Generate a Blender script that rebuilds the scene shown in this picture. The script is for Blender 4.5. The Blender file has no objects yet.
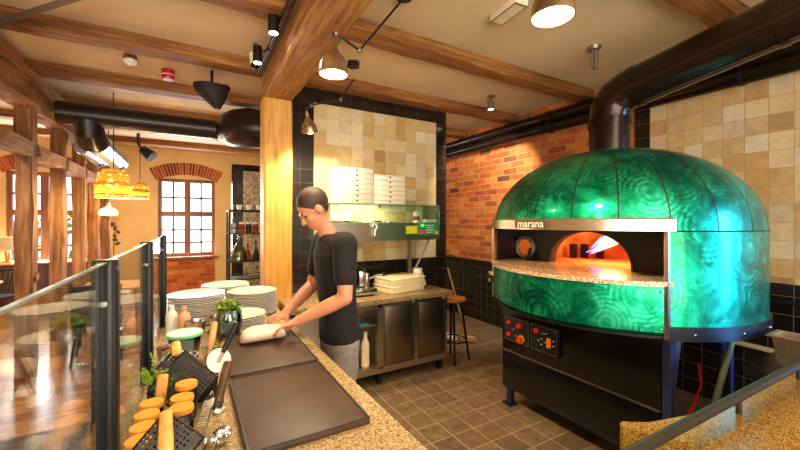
import bpy, bmesh, math, random
from mathutils import Vector, Matrix, Euler
random.seed(7)
C = bpy.context.scene.collection
PI = math.pi
V = Vector

# ------------------------------------------------------------------ colours / materials
def lin(h):
    if isinstance(h, str):
        c = [int(h[i:i+2], 16)/255 for i in (0, 2, 4)]
        return tuple(x/12.92 if x <= .04045 else ((x+.055)/1.055)**2.4 for x in c)
    return tuple(h)

class NT:
    def __init__(s, name):
        s.m = bpy.data.materials.new(name); s.m.use_nodes = True
        s.t = s.m.node_tree; s.n = s.t.nodes; s.n.clear()
        s.out = s.n.new('ShaderNodeOutputMaterial')
    def node(s, kind, **kw):
        n = s.n.new('ShaderNode'+kind)
        for k, v in kw.items(): setattr(n, k, v)
        return n
    def link(s, a, b): s.t.links.new(a, b)
    def coords(s, axes='XYZ', scale=(1, 1, 1), off=(0, 0, 0), src='Object'):
        tc = s.node('TexCoord'); o = tc.outputs[src]
        if axes != 'XYZ':
            sp = s.node('SeparateXYZ'); s.link(o, sp.inputs[0])
            cb = s.node('CombineXYZ')
            for i, a in enumerate(axes): s.link(sp.outputs[a], cb.inputs[i])
            o = cb.outputs[0]
        mp = s.node('Mapping'); s.link(o, mp.inputs[0])
        mp.inputs['Scale'].default_value = scale; mp.inputs['Location'].default_value = off
        return mp.outputs[0]
    def noise(s, vec, scale, detail=4, rough=.55, dist=0):
        n = s.node('TexNoise'); s.link(vec, n.inputs['Vector'])
        n.inputs['Scale'].default_value = scale; n.inputs['Detail'].default_value = detail
        n.inputs['Roughness'].default_value = rough; n.inputs['Distortion'].default_value = dist
        return n.outputs['Fac']
    def ramp(s, fac, stops, interp='LINEAR'):
        r = s.node('ValToRGB'); s.link(fac, r.inputs[0]); r.color_ramp.interpolation = interp
        e = r.color_ramp.elements
        while len(e) < len(stops): e.new(.5)
        for el, (p, c) in zip(e, stops): el.position = p; el.color = (*lin(c), 1)
        return r.outputs[0]
    def mix(s, fac, a, b, mode='MIX'):
        m = s.node('MixRGB', blend_type=mode)
        for i, v in enumerate((fac, a, b)):
            if isinstance(v, (int, float)): m.inputs[i].default_value = v if i == 0 else (v, v, v, 1)
            elif isinstance(v, (str, tuple)): m.inputs[i].default_value = (*lin(v), 1)
            else: s.link(v, m.inputs[i])
        return m.outputs[0]
    def math(s, op, a, b=0.0):
        m = s.node('Math', operation=op)
        for i, v in enumerate((a, b)):
            if isinstance(v, (int, float)): m.inputs[i].default_value = v
            else: s.link(v, m.inputs[i])
        return m.outputs[0]
    def bsdf(s, col, rough=.5, metal=0, bump=None, bstr=.3, bdist=.01, **kw):
        p = s.node('BsdfPrincipled')
        def put(nm, v):
            if isinstance(v, (int, float)): p.inputs[nm].default_value = v
            elif isinstance(v, (str, tuple)): p.inputs[nm].default_value = (*lin(v), 1)
            else: s.link(v, p.inputs[nm])
        put('Base Color', col); put('Roughness', rough); put('Metallic', metal)
        for k, v in kw.items(): put(k.replace('_', ' '), v)
        if bump is not None:
            b = s.node('Bump'); s.link(bump, b.inputs['Height'])
            b.inputs['Strength'].default_value = bstr; b.inputs['Distance'].default_value = bdist
            s.link(b.outputs[0], p.inputs['Normal'])
        s.link(p.outputs[0], s.out.inputs[0])
        return s.m

def plain(name, col, rough=.5, metal=0, var=.12, scale=9, bstr=0, **kw):
    t = NT(name); c = lin(col); v = t.coords(); n = t.noise(v, scale)
    lo = tuple(x*(1-var) for x in c); hi = tuple(min(1, x*(1+var)) for x in c)
    colr = t.ramp(n, [(.3, lo), (.7, hi)])
    return t.bsdf(colr, rough, metal, n if bstr else None, bstr, **kw)

def emis(name, col, strength):
    t = NT(name); p = t.bsdf(col, .5); b = [n for n in t.n if n.type == 'BSDF_PRINCIPLED'][0]
    b.inputs['Emission Color'].default_value = (*lin(col), 1); b.inputs['Emission Strength'].default_value = strength
    return t.m

def wood(name, c1, c2, c3, axis='Y', rough=.6, fine=16, knots=True, bstr=.35):
    t = NT(name)
    sc = {'X': (.9, fine, fine), 'Y': (fine, .9, fine), 'Z': (fine, fine, .9)}[axis]
    v = t.coords(scale=sc)
    n1 = t.noise(v, 1.6, 8, .68, .9)
    v2 = t.coords(scale=tuple(x*.25 if x > 1 else x for x in sc))
    n2 = t.noise(v2, 1.3, 3)
    f = t.math('ADD', t.math('MULTIPLY', n1, .65), t.math('MULTIPLY', n2, .35))
    col = t.ramp(f, [(.34, c1), (.49, c2), (.62, c3)])
    if knots:
        ks = {'X': (1.6, 5, 5), 'Y': (5, 1.6, 5), 'Z': (5, 5, 1.6)}[axis]
        vo = t.node('TexVoronoi'); t.link(t.coords(scale=ks), vo.inputs['Vector']); vo.inputs['Scale'].default_value = 1
        kf = t.ramp(vo.outputs['Distance'], [(.05, (1, 1, 1)), (.17, (0, 0, 0))])
        col = t.mix(t.math('MULTIPLY', kf, .75), col, tuple(x*.45 for x in lin(c1)))
    return t.bsdf(col, rough, 0, n1, bstr, .008)

def tiles(name, axes, w, h, stops, mortar, rough=.25, off=(0, 0, 0), stagger=0., msize=.003, noise_amt=.12, bstr=.4, glaze_noise=0, coat=0):
    t = NT(name); v = t.coords(axes, (1, 1, 1), off)
    b = t.node('TexBrick', offset=stagger, squash=1.0); t.link(v, b.inputs['Vector'])
    for k, x in dict(Scale=1.0).items(): b.inputs[k].default_value = x
    b.inputs['Mortar Size'].default_value = msize; b.inputs['Mortar Smooth'].default_value = .15
    b.inputs['Brick Width'].default_value = w; b.inputs['Row Height'].default_value = h; b.inputs['Bias'].default_value = 0
    b.inputs['Color1'].default_value = (0, 0, 0, 1); b.inputs['Color2'].default_value = (1, 1, 1, 1); b.inputs['Mortar'].default_value = (.5, .5, .5, 1)
    col = t.ramp(b.outputs['Color'], stops)
    n = t.noise(t.coords(), 13, 5, .6)
    col = t.mix(noise_amt, col, t.ramp(n, [(.3, (.0, .0, .0)), (.7, (1, 1, 1))]), 'OVERLAY')
    col = t.mix(b.outputs['Fac'], col, mortar)
    hgt = t.math('SUBTRACT', 1.0, b.outputs['Fac'])
    n2 = t.noise(t.coords(), 22, 2)
    if glaze_noise: hgt = t.math('ADD', hgt, t.math('MULTIPLY', n2, glaze_noise))
    r = t.math('ADD', t.math('MULTIPLY', b.outputs['Fac'], .5), rough)
    return t.bsdf(col, r, 0, hgt, bstr, .004, **({'Coat_Weight': coat} if coat else {}))

M = {}
M['tile_cream_b'] = tiles('glazed cream tile', 'XZY', .15, .15, [(0, 'DCCB9E'), (.3, 'CDB47E'), (.5, 'BE9C62'), (.7, 'DDD0AE'), (.88, 'CAAC74'), (1, 'A88350')], 'B59A68', .12, (.03, .02, 0), 0, .0022, .12, .25, .8)
M['tile_cream_r'] = tiles('glazed cream tile side', 'YZX', .15, .15, [(0, 'CBAE80'), (.25, 'BC9864'), (.5, 'D0BC98'), (.7, 'B08858'), (.88, 'D8CCB4'), (1, 'A07C50')], '9C8054', .12, (-.02, .004, 0), 0, .0022, .14, .25, .8)
M['tile_black_b'] = tiles('black glazed tile', 'XZY', .15, .15, [(0, '17120E'), (1, '251C16')], '332A21', .16, (.03, .02, 0), 0, .0022, .05, .3, .3)
M['tile_black_r'] = tiles('black glazed tile side', 'YZX', .15, .15, [(0, '14100D'), (1, '211A15')], '6A5C48', .2, (-.02, .004, 0), 0, .0022, .05, .3, .3)
bk = [(0, '8A4220'), (.2, 'C96A2C'), (.42, 'B5562A'), (.6, 'DD8A45'), (.75, '9C4726'), (.9, 'C87A42'), (1, '50352B')]
M['brick_r'] = tiles('old brick side', 'YZX', .27, .095, bk, 'B98F60', .85, (0, 0, 0), .5, .008, .25, .9, 2.2)
M['brick_f'] = tiles('old brick', 'XZY', .27, .095, bk, 'A98060', .85, (0, 0, 0), .5, .008, .25, .9, 2.2)
M['floor'] = tiles('stone floor tile', 'XYZ', .205, .205, [(0, '6E5840'), (.5, '7C654A'), (1, '655242')], '9E8662', .28, (.1, .05, 0), 0, .0045, .32, .25, .5)
M['floor_dark'] = tiles('dark slate floor tile', 'XYZ', .20, .20, [(0, '2E2822'), (1, '3A322A')], '8C7B66', .4, (0, .06, 0), 0, .004, .2, .3)
M['floor_wood'] = tiles('worn plank floor', 'XYZ', 2.1, .16, [(0, 'A5734A'), (.5, 'B98A60'), (1, '8C5F40')], '3E2A1C', .27, (0, 0, 0), .37, .003, .35, .4)
def cement():
    t = NT('patterned cement tile'); v = t.coords('XZY', (5, 5, 5))
    ck = t.node('TexVoronoi', feature='F1', distance='CHEBYCHEV'); ck.inputs['Scale'].default_value = 4; ck.inputs['Randomness'].default_value = .55; t.link(v, ck.inputs['Vector'])
    return t.bsdf(t.ramp(ck.outputs['Distance'], [(.0, '3A322A'), (.22, '3A322A'), (.25, 'CFC2A4'), (.4, 'C9BB9C'), (.44, '4A4136'), (.5, 'BDAE90')]), .5)
M['cement'] = cement()
def plaster(name, a, b, sc=2.2):
    t = NT(name); n = t.noise(t.coords(), sc, 6, .6); n2 = t.noise(t.coords(), 40, 3)
    return t.bsdf(t.ramp(n, [(.3, a), (.7, b)]), .9, 0, n2, .15)
M['ceiling'] = plaster('ceiling plaster', 'CDB591', 'E2CDA8', 1.2)
M['plaster'] = plaster('wall plaster', 'D9B983', 'E6CB99', 2)
M['plaster_dark'] = plaster('dark plaster', '6A5038', '7C6046')  # dark brown plaster for the wall cores
M['beam_x'] = wood('oak joist', '4E2C10', '835224', 'AB7638', 'X', .7, 22)
M['beam_y'] = wood('oak beam', '5E3612', '96602A', 'C08A46', 'Y', .65, 18)
M['pine_z'] = wood('pine post', 'B27420', 'D0973A', 'DDAE58', 'Z', .5, 14)
M['old_z'] = wood('old timber post', '4C2D16', '7C5330', 'A0764C', 'Z', .9, 14, True, .7)
M['old_y'] = wood('old timber rail', '5C3A1C', '8C6238', 'B08656', 'Y', .9, 14, True, .7)
M['win_wood'] = wood('brown window paint', '6E4434', '8A5A46', '9C6C56', 'Z', .45, 20, False)
M['handle_wood'] = wood('light wood handle', 'B9772C', 'DBA04C', 'E8B868', 'Z', .5, 40, False, .15)
M['slat_wood'] = wood('olive wood handle', '8B5B2A', 'C08E52', 'D8AE74', 'Z', .5, 40, False, .15)
M['brown_wood'] = wood('dark brown handle', '3A2418', '553627', '6E4834', 'Z', .45, 40, False, .15)
M['seat_wood'] = wood('seat wood', '8C4A20', 'AD6430', 'C37B42', 'X', .45, 20, False)
M['table_wood'] = wood('table wood', 'B97838', 'D5974E', 'E2AE68', 'X', .45, 18, False)
def cork():
    t = NT('cork lid'); n = t.noise(t.coords(), 140, 3)
    return t.bsdf(t.ramp(n, [(.3, 'C98622'), (.5, 'D99628'), (.7, 'E2A236')]), .75)
M['cork'] = cork()
def granite(name, a, b, c, d, sc=190):
    t = NT(name)
    vo = t.node('TexVoronoi'); t.link(t.coords(), vo.inputs['Vector']); vo.inputs['Scale'].default_value = sc
    sp = t.node('SeparateColor'); t.link(vo.outputs['Color'], sp.inputs[0])
    n = t.noise(t.coords(), 26, 3)
    f = t.math('ADD', t.math('MULTIPLY', sp.outputs[0], .8), t.math('MULTIPLY', n, .25))
    return t.bsdf(t.ramp(f, [(.1, a), (.3, b), (.55, c), (.85, d)]), .22)
M['granite'] = granite('speckled granite', '44351F', '836A46', 'A78C62', 'C6AE84', 280)
M['granite_gold'] = granite('golden granite', '3A2810', '6A4C1C', '8C6626', 'A8823C', 260)
M['granite_oven'] = granite('oven granite', '4A3020', 'A07A54', 'C39A74', 'E4CDB0', 160)
M['granite_work'] = granite('worktop granite', '35281A', '70583A', '93764E', 'B39A70', 150)
def brushed(name, col, rough=.3, axis='X'):
    t = NT(name); sc = {'X': (1.5, 130, 130), 'Z': (130, 130, 1.5), 'Y': (130, 1.5, 130)}[axis]
    n = t.noise(t.coords(scale=sc), 1, 3)
    c = lin(col)
    return t.bsdf(t.ramp(n, [(.3, tuple(x*.85 for x in c)), (.7, tuple(min(1, x*1.1) for x in c))]), rough, 1, n, .06)
M['steel'] = brushed('brushed steel', 'C3B8A6', .3)
M['steel_z'] = brushed('brushed steel door', '8A7A66', .34, 'Z')
M['steel_y'] = brushed('brushed steel band', 'CDBFAE', .28, 'Y')
M['chrome'] = plain('chrome', 'D9D8D6', .12, 1, .04)
M['galv'] = plain('galvanised duct', 'AEB8C2', .28, 1, .2, 14)
M['duct_black'] = plain('black duct wrap', '2B211C', .32, .35, .2, 30, .25)
M['flue'] = plain('black enamel flue', '2A1B14', .2, .55, .1, 6)
M['flue_seam'] = plain('flue seam', '6F5038', .3, .6)
M['black'] = plain('black painted metal', '15100E', .38, .1)
M['black_gloss'] = plain('black gloss panel', '0E0A08', .22, 0, .1, 5)
M['black_matte'] = plain('matt black', '1B1816', .7)
M['post_black'] = plain('anodised black post', '0A0C10', .5, 0, .05, Specular_IOR_Level=.25)
M['grey_metal'] = plain('grey metal', '8C857C', .4, .7)
M['blue_lit_steel'] = plain('steel with blue light tint', '3A4470', .4, .5)  # blue cast of the daylight on the steel legs, put into the colour
M['white_plastic'] = plain('white plastic', 'EDE8DE', .4)
M['cream_plastic'] = plain('cream tray plastic', 'EAD9A6', .42, 0, .05)
M['red'] = plain('red plastic', 'B01818', .3)
M['red_bright'] = emis('red lamp', 'D02412', .2)
M['orange'] = emis('orange switch', 'E8701A', .3)
M['yellow'] = plain('yellow plastic', 'E8B51E', .4)
M['green_lid'] = plain('mint plastic lid', '86D6A0', .4, 0, .06)
M['cardboard'] = plain('white pizza box board', 'F0E6CF', .7, 0, .05)
M['slit'] = plain('dark slot', '1A120C', .8)
M['plate'] = plain('white glazed plate', 'CDC8BE', .22, 0, .05)
M['plate_gap_shade'] = plain('painted plate gap shade', '3A3A3E', .4, 0, .1)  # shade in the gaps between stacked plates, put into the colour
M['slate'] = plain('brown baking plate', '452F21', .5, 0, .28, 7, .08)
M['dough'] = plain('floury dough', 'E9CDB8', .75, 0, .1, 22, .12)
M['skin'] = plain('skin', 'C98660', .5, 0, .08, 12)
M['shirt'] = plain('black cotton', '140E0B', .9, 0, .2, 20, .2)
M['trousers'] = plain('grey denim', '8A7C6C', .85, 0, .25, 25, .2)
M['hair'] = plain('brown hair', '3A2114', .6, 0, .3, 160, .25)
M['shoe'] = plain('dark shoe', '2A2320', .6)
M['cloth_dark'] = plain('dark upholstery', '232A33', .85, 0, .2, 30)
M['sofa'] = plain('charcoal upholstery', '1C2024', .8, 0, .2, 30)
M['herb'] = plain('herb leaf', '7FA018', .55, 0, .45, 60)
M['herb_dark'] = plain('parsley leaf', '6C8A1C', .55, 0, .45, 60)
M['stem'] = plain('green stem', '73862C', .6)
M['rack'] = plain('dark green rack tube', '27332E', .45, .4)
M['food_red'] = plain('dried tomato', 'A33A18', .6, 0, .4, 40)
M['food_dark'] = plain('olives', '30241A', .5, 0, .5, 40)
M['oil'] = plain('olive oil', '8C7512', .1)
M['sauce'] = plain('peach sauce bottle', 'E0A77C', .3)
M['amber'] = plain('lamp brass', 'C79A5A', .3, .8)
M['lampshade_metal'] = plain('aged nickel lampshade', 'B79F7E', .25, .9, .1)
M['shade_in'] = plain('white enamel', 'F2E6CC', .4)
M['linen'] = plain('linen shade', 'E6D3AC', .8)
M['hose'] = plain('green yellow hose', 'A3B384', .5)
M['pipe_white'] = plain('cream pipe', 'CFC4A0', .5)
M['display_green'] = emis('green label', '2F7A45', .12)
M['label_yellow'] = plain('yellow label', 'C9C81E', .6)
M['teal_card'] = plain('teal phone cover', '1F8E84', .4)
M['leather'] = plain('tan leather', 'B98650', .6)
M['bulb'] = emis('warm bulb', 'FFDFA8', 16)
M['bulb_soft'] = emis('soft warm bulb', 'FFC766', 8)
M['bulb_spot'] = emis('spot lens', 'FFE9C4', 14)
M['day'] = emis('daylight sky', 'F2F6FF', 2.6)
M['rail_olive'] = plain('olive bronze rail', '2A271B', .5, .2)

def swirl(name):
    t = NT(name)
    v = t.coords()
    nz = t.node('TexNoise'); t.link(v, nz.inputs['Vector']); nz.inputs['Scale'].default_value = 3
    wob = t.mix(.045, v, nz.outputs['Color'], 'ADD')
    outs = []
    for sc, fr, o in ((3.4, 70, 0), (5.0, 46, 3.3)):
        vo = t.node('TexVoronoi'); vo.inputs['Scale'].default_value = sc
        mp = t.node('Mapping'); t.link(wob, mp.inputs[0]); mp.inputs['Location'].default_value = (o, o*.7, o*.3)
        t.link(mp.outputs[0], vo.inputs['Vector'])
        d = t.math('MULTIPLY', vo.outputs['Distance'], fr)
        outs.append(t.math('MULTIPLY', t.math('ADD', t.math('SINE', d), 1.0), .5))
    f = t.math('MULTIPLY', outs[0], t.math('ADD', t.math('MULTIPLY', outs[1], .7), .3))
    fine = t.noise(wob, 5, 6, .68, 2.2)
    big = t.noise(wob, 2.2, 3, .5, 1.0)
    msk = t.ramp(t.noise(t.coords(off=(4, 2, 1)), 5.5, 2, .5), [(.42, (0, 0, 0)), (.60, (1, 1, 1))])
    arcs = t.math('MULTIPLY', f, msk)
    f2 = t.math('ADD', t.math('MULTIPLY', arcs, .17), t.math('ADD', t.math('MULTIPLY', fine, .55), t.math('MULTIPLY', big, .40)))
    col = t.ramp(f2, [(.32, '004A36'), (.45, '007A56'), (.54, '06A478'), (.68, '38D2A6')])
    rg = t.ramp(f2, [(.3, (.30, .30, .30)), (.7, (.46, .46, .46))])
    return t.bsdf(col, rg, .9, f2, .06, .004, Coat_Weight=.25, Coat_Roughness=.08)
M['swirl'] = swirl('green swirl enamel')

def thin_glass(name, tint='E8F4EC', base=.06, mult=1.0):
    t = NT(name)
    tr = t.node('BsdfTransparent'); tr.inputs[0].default_value = (*lin(tint), 1)
    gl = t.node('BsdfGlossy'); gl.inputs['Roughness'].default_value = .02
    fr = t.node('Fresnel'); fr.inputs['IOR'].default_value = 1.5
    mx = t.node('MixShader'); f = t.math('ADD', t.math('MULTIPLY', fr.outputs[0], mult), base-.04)
    t.link(t.math('MINIMUM', f, .95), mx.inputs[0]); t.link(tr.outputs[0], mx.inputs[1]); t.link(gl.outputs[0], mx.inputs[2])
    t.link(mx.outputs[0], t.out.inputs[0]); return t.m
M['glass'] = thin_glass('clear partition glass', 'F8FAF8', .03, .55)
M['glass_jar'] = thin_glass('jar glass', 'DDEAF0', .1, 1.0)
M['glass_green'] = thin_glass('display glass', 'EFF9F1', .05, .8)
M['glass_window'] = thin_glass('window glass', 'FAFCFF', .04, .6)
M['glass_edge'] = plain('glass edge', '8C9A90', .3)
M['glass_edge_green'] = plain('glass edge green', '3F8A62', .2)

def wicker(name):
    t = NT(name)
    vo = t.node('TexVoronoi', feature='DISTANCE_TO_EDGE'); t.link(t.coords(), vo.inputs['Vector']); vo.inputs['Scale'].default_value = 19
    h = t.math('LESS_THAN', vo.outputs['Distance'], .20)
    p = t.node('BsdfPrincipled'); p.inputs['Base Color'].default_value = (*lin('7E5418'), 1); p.inputs['Roughness'].default_value = .7
    tl = t.node('BsdfTranslucent'); tl.inputs[0].default_value = (*lin('A06A20'), 1)
    m0 = t.node('MixShader'); m0.inputs[0].default_value = .25; t.link(p.outputs[0], m0.inputs[1]); t.link(tl.outputs[0], m0.inputs[2])
    tr = t.node('BsdfTransparent'); mx = t.node('MixShader')
    t.link(h, mx.inputs[0]); t.link(tr.outputs[0], mx.inputs[1]); t.link(m0.outputs[0], mx.inputs[2]); t.link(mx.outputs[0], t.out.inputs[0])
    return t.m
M['wicker'] = wicker('woven cane')
M['wicker_solid'] = plain('cane rings', 'C08A34', .7, 0, .3, 60)
def perforated(name):
    t = NT(name)
    mp = t.coords(src='UV', scale=(1, 1, 1))
    f = t.node('VectorMath', operation='FRACTION'); t.link(mp, f.inputs[0])
    s = t.node('VectorMath', operation='DISTANCE'); t.link(f.outputs[0], s.inputs[0]); s.inputs[1].default_value = (.5, .5, 0)
    hole = t.math('LESS_THAN', s.outputs['Value'], .27)
    p = t.node('BsdfPrincipled'); p.inputs['Base Color'].default_value = (*lin('2A2622'), 1); p.inputs['Roughness'].default_value = .38; p.inputs['Metallic'].default_value = .5
    tr = t.node('BsdfTransparent'); mx = t.node('MixShader')
    t.link(hole, mx.inputs[0]); t.link(p.outputs[0], mx.inputs[1]); t.link(tr.outputs[0], mx.inputs[2]); t.link(mx.outputs[0], t.out.inputs[0])
    return t.m
M['perf'] = perforated('black perforated metal')
def firebrick():
    t = NT('firebrick'); n = t.noise(t.coords(), 7, 5)
    return t.bsdf(t.ramp(n, [(.3, '8C4A1C'), (.7, 'D0823C')]), .9, 0, n, .3)
M['firebrick'] = firebrick()
def flame():
    t = NT('gas flame'); sp = t.node('SeparateXYZ'); tc = t.node('TexCoord'); t.link(tc.outputs['Generated'], sp.inputs[0])
    e = t.node('Emission'); t.link(t.ramp(sp.outputs['Y'], [(.0, 'FFB860'), (.45, 'FFC890'), (.75, 'C79AE0'), (1, '6A5AE8')]), e.inputs[0]); e.inputs[1].default_value = 2.2
    t.link(e.outputs[0], t.out.inputs[0]); return t.m
M['flame'] = flame()

# ------------------------------------------------------------------ mesh builder
class MB:
    def __init__(s): s.bm = bmesh.new(); s.mi = 0
    def _f(s, vs):
        try:
            f = s.bm.faces.new(vs); f.material_index = s.mi; return f
        except ValueError: return None
    def box(s, x0, x1, y0, y1, z0, z1, bev=0):
        vs = [s.bm.verts.new(p) for p in ((x0,y0,z0),(x1,y0,z0),(x1,y1,z0),(x0,y1,z0),(x0,y0,z1),(x1,y0,z1),(x1,y1,z1),(x0,y1,z1))]
        fs = [s._f([vs[i] for i in q]) for q in ((3,2,1,0),(4,5,6,7),(0,1,5,4),(1,2,6,5),(2,3,7,6),(3,0,4,7))]
        if bev:
            es = {e for f in fs for e in f.edges}
            r = bmesh.ops.bevel(s.bm, geom=list(es), offset=bev, segments=2, affect='EDGES', profile=.5)
            for f in r['faces']: f.material_index = s.mi
        return s
    def ring(s, c, u, v, n): return [s.bm.verts.new(c+u*math.cos(2*PI*i/n)+v*math.sin(2*PI*i/n)) for i in range(n)]
    def loft(s, rings, caps=True, close=False):
        n = len(rings[0])
        for a, b in zip(rings, rings[1:]+([rings[0]] if close else [])):
            for i in range(n): s._f([a[i], a[(i+1) % n], b[(i+1) % n], b[i]])
        if caps and not close:
            s._f(list(reversed(rings[0]))); s._f(rings[-1])
        return s
    def tube(s, pts, r, n=10, caps=True):
        pts = [V(p) for p in pts]; rs = r if isinstance(r, (list, tuple)) else [r]*len(pts)
        t0 = (pts[1]-pts[0]).normalized(); up = V((0, 0, 1)) if abs(t0.z) < .9 else V((1, 0, 0))
        u = t0.cross(up).normalized(); rings = []
        for i, p in enumerate(pts):
            a = (pts[i]-pts[i-1]).normalized() if i else t0
            b = (pts[i+1]-pts[i]).normalized() if i < len(pts)-1 else a
            t = (a+b).normalized(); u = (u-t*u.dot(t)).normalized(); w = t.cross(u)
            k = 1/max(.5, math.sqrt(max(.01, (1+a.dot(b))/2)))
            rings.append(s.ring(p, u*rs[i], w*rs[i]*k, n) if k < 1.001 else s.ring(p, u*rs[i]*1.0, w*rs[i], n))
        return s.loft(rings, caps)
    def cyl(s, p0, p1, r0, r1=None, n=20): return s.tube([p0, p1], [r0, r0 if r1 is None else r1], n)
    def lathe(s, prof, c=(0, 0, 0), n=32, a0=0, a1=2*PI, caps=False):
        c = V(c); full = abs(a1-a0-2*PI) < 1e-6; m = n if full else n+1; cols = []
        for i in range(m):
            a = a0+(a1-a0)*i/n
            cols.append([s.bm.verts.new(c+V((r*math.cos(a), r*math.sin(a), z))) if r > 1e-6 or i == 0 else cols[0][k] for k, (r, z) in enumerate(prof)])
        for i in range(n):
            A, B = cols[i], cols[(i+1) % m]
            for k in range(len(prof)-1):
                q = []
                for x in (A[k], B[k], B[k+1], A[k+1]):
                    if x not in q: q.append(x)
                if len(q) > 2: s._f(q)
        return s
    def ell(s, c, r, n=16, m=10, rot=None):
        c = V(c); r = r if isinstance(r, (tuple, list)) else (r, r, r); R = rot or Matrix.Identity(3)
        P = lambda a, b: c+R @ V((r[0]*math.sin(b)*math.cos(a), r[1]*math.sin(b)*math.sin(a), r[2]*math.cos(b)))
        top = s.bm.verts.new(P(0, 0)); bot = s.bm.verts.new(P(0, PI))
        rows = [[s.bm.verts.new(P(2*PI*i/n, PI*j/m)) for i in range(n)] for j in range(1, m)]
        for i in range(n):
            k = (i+1) % n
            s._f([top, rows[0][i], rows[0][k]]); s._f([bot, rows[-1][k], rows[-1][i]])
            for a, b in zip(rows, rows[1:]): s._f([a[i], b[i], b[k], a[k]])
        return s
    def poly(s, pts, vec):
        a = [s.bm.verts.new(p) for p in pts]; b = [s.bm.verts.new(V(p)+V(vec)) for p in pts]
        n = len(a); s._f(list(reversed(a))); s._f(b)
        for i in range(n): s._f([a[i], a[(i+1) % n], b[(i+1) % n], b[i]])
        return s
    def xf(s, m): s.bm.transform(m); return s
    def build(s, name, mat, parent=None, origin=None, smooth=True, local=False, angle=35):
        off = V((0, 0, 0))
        if parent is not None and not local: off = wloc(parent)
        if origin is not None: off = off+V(origin) if parent is not None else V(origin)
        if not local and off.length: bmesh.ops.translate(s.bm, verts=s.bm.verts, vec=-off)
        bmesh.ops.recalc_face_normals(s.bm, faces=s.bm.faces)
        if smooth:
            for f in s.bm.faces: f.smooth = True
            for e in s.bm.edges:
                if len(e.link_faces) == 2 and e.calc_face_angle(0) > math.radians(angle): e.smooth = False
        me = bpy.data.meshes.new(name); s.bm.to_mesh(me); s.bm.free()
        for m_ in (mat if isinstance(mat, list) else [mat]): me.materials.append(M[m_] if isinstance(m_, str) else m_)
        o = bpy.data.objects.new(name, me); C.objects.link(o)
        if parent is not None:
            o.parent = parent
            if origin is not None: o.location = origin
        elif origin is not None: o.location = origin
        return o

def wloc(o):
    p = V((0, 0, 0))
    while o is not None: p += o.location; o = o.parent
    return p
def tag(o, label, cat, group=None):
    o['label'] = label; o['category'] = cat
    if group: o['group'] = group
    return o
def thing(name, label, cat, loc=(0, 0, 0), group=None):
    o = bpy.data.objects.new(name, None); C.objects.link(o); o.location = loc; o.empty_display_size = .05
    return tag(o, label, cat, group)
def struct(o): o['kind'] = 'structure'; return o
def dup(root, loc, label=None, group=None, rotz=None):
    r = root.copy(); C.objects.link(r); r.location = loc
    if rotz is not None: r.rotation_euler = (0, 0, rotz)
    if label: r['label'] = label
    if group: r['group'] = group
    for ch in list(root.children):
        c = ch.copy(); C.objects.link(c); c.parent = r
        for g in ch.children:
            d = g.copy(); C.objects.link(d); d.parent = c
    return r

# ------------------------------------------------------------------ setting
FAR, CEIL = 9.5, 3.25
struct(MB().box(.6, 4.2, -3, FAR, -.1, 0).box(-.2, .6, -3, 3.86, -.1, 0).build('floor', 'floor', smooth=False))
struct(MB().box(-4.6, -.2, -3, 3.86, -.1, 0).build('floor_entry', 'floor_dark', smooth=False))
struct(MB().box(-4.6, .6, 3.86, FAR, -.1, 0).build('floor_dining', 'floor_wood', smooth=False))
struct(MB().box(-4.7, 4.3, -1.6, FAR+.2, CEIL, CEIL+.1).build('ceiling', 'ceiling', smooth=False))
struct(MB().box(4.2, 4.35, 2.12, FAR, 0, CEIL).build('wall_right', 'brick_r', smooth=False))
struct(MB().box(4.2, 4.35, -3, 2.12, 0, CEIL).build('wall_side', 'plaster_dark', smooth=False))
struct(MB().box(4.185, 4.2, -3, 1.97, 1.146, CEIL).build('trim_1', 'tile_cream_r', smooth=False))
struct(MB().box(4.18, 4.2, 1.97, 2.12, 1.146, CEIL).build('trim_2', 'tile_black_r', smooth=False))
struct(MB().box(4.17, 4.2, -3, FAR, 0, .985).box(4.18, 4.2, -3, 2.12, .985, 1.146).build('trim_3', 'tile_black_r', smooth=False))
struct(MB().box(4.13, 4.2, -3, FAR, .985, 1.01, .004).build('trim_4', 'black', smooth=False))
struct(MB().box(-4.7, -4.6, -3, FAR, 0, CEIL).build('wall_left', 'plaster', smooth=False))
# partition with the tiled panel
struct(MB().box(.91, 2.99, 3.965, 4.1, 0, 3.14).build('wall_back', 'plaster_dark', smooth=False))
struct(MB().box(1.17, 2.84, 3.95, 3.965, 1.18, 2.98).build('trim_5', 'tile_cream_b', smooth=False))
fr = MB().box(.91, 1.17, 3.94, 3.965, 0, 3.14).box(2.84, 2.99, 3.94, 3.965, 0, 3.14).box(1.17, 2.84, 3.94, 3.965, 2.98, 3.14).box(1.17, 2.84, 3.94, 3.965, 0, 1.18)
struct(fr.box(2.99, 3.0, 3.94, 4.1, 0, 3.14).build('trim_6', 'tile_black_b', smooth=False))
# far wall with two window openings
W1, W2 = (-.65, .465), (-3.02, -1.98)
SILL, HEAD = .87, 2.62
wf = MB()
for a, b in ((-4.6, W2[0]), (W2[1], W1[0]), (W1[1], 4.2)): wf.box(a, b, FAR, FAR+.25, 0, CEIL)
for a, b in (W1, W2): wf.box(a, b, FAR, FAR+.25, HEAD, CEIL)
struct(wf.build('wall_far', 'plaster', smooth=False))
wb = MB()
for a, b in (W1, W2): wb.box(a, b, FAR, FAR+.25, 0, SILL-.04)
struct(wb.build('wall_parapet', 'brick_f', smooth=False))
struct(MB().box(.56, 4.2, 6.215, 6.35, 0, 2.56).build('wall_rear', 'plaster_dark', smooth=False))
wb = MB().box(.545, .70, 6.2, 6.215, 0, 2.56).box(.70, 4.2, 6.2, 6.215, 2.46, 2.56).box(.545, .56, 6.2, 6.35, 0, 2.56)
struct(wb.build('trim_7', 'tile_black_b', smooth=False))
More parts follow.
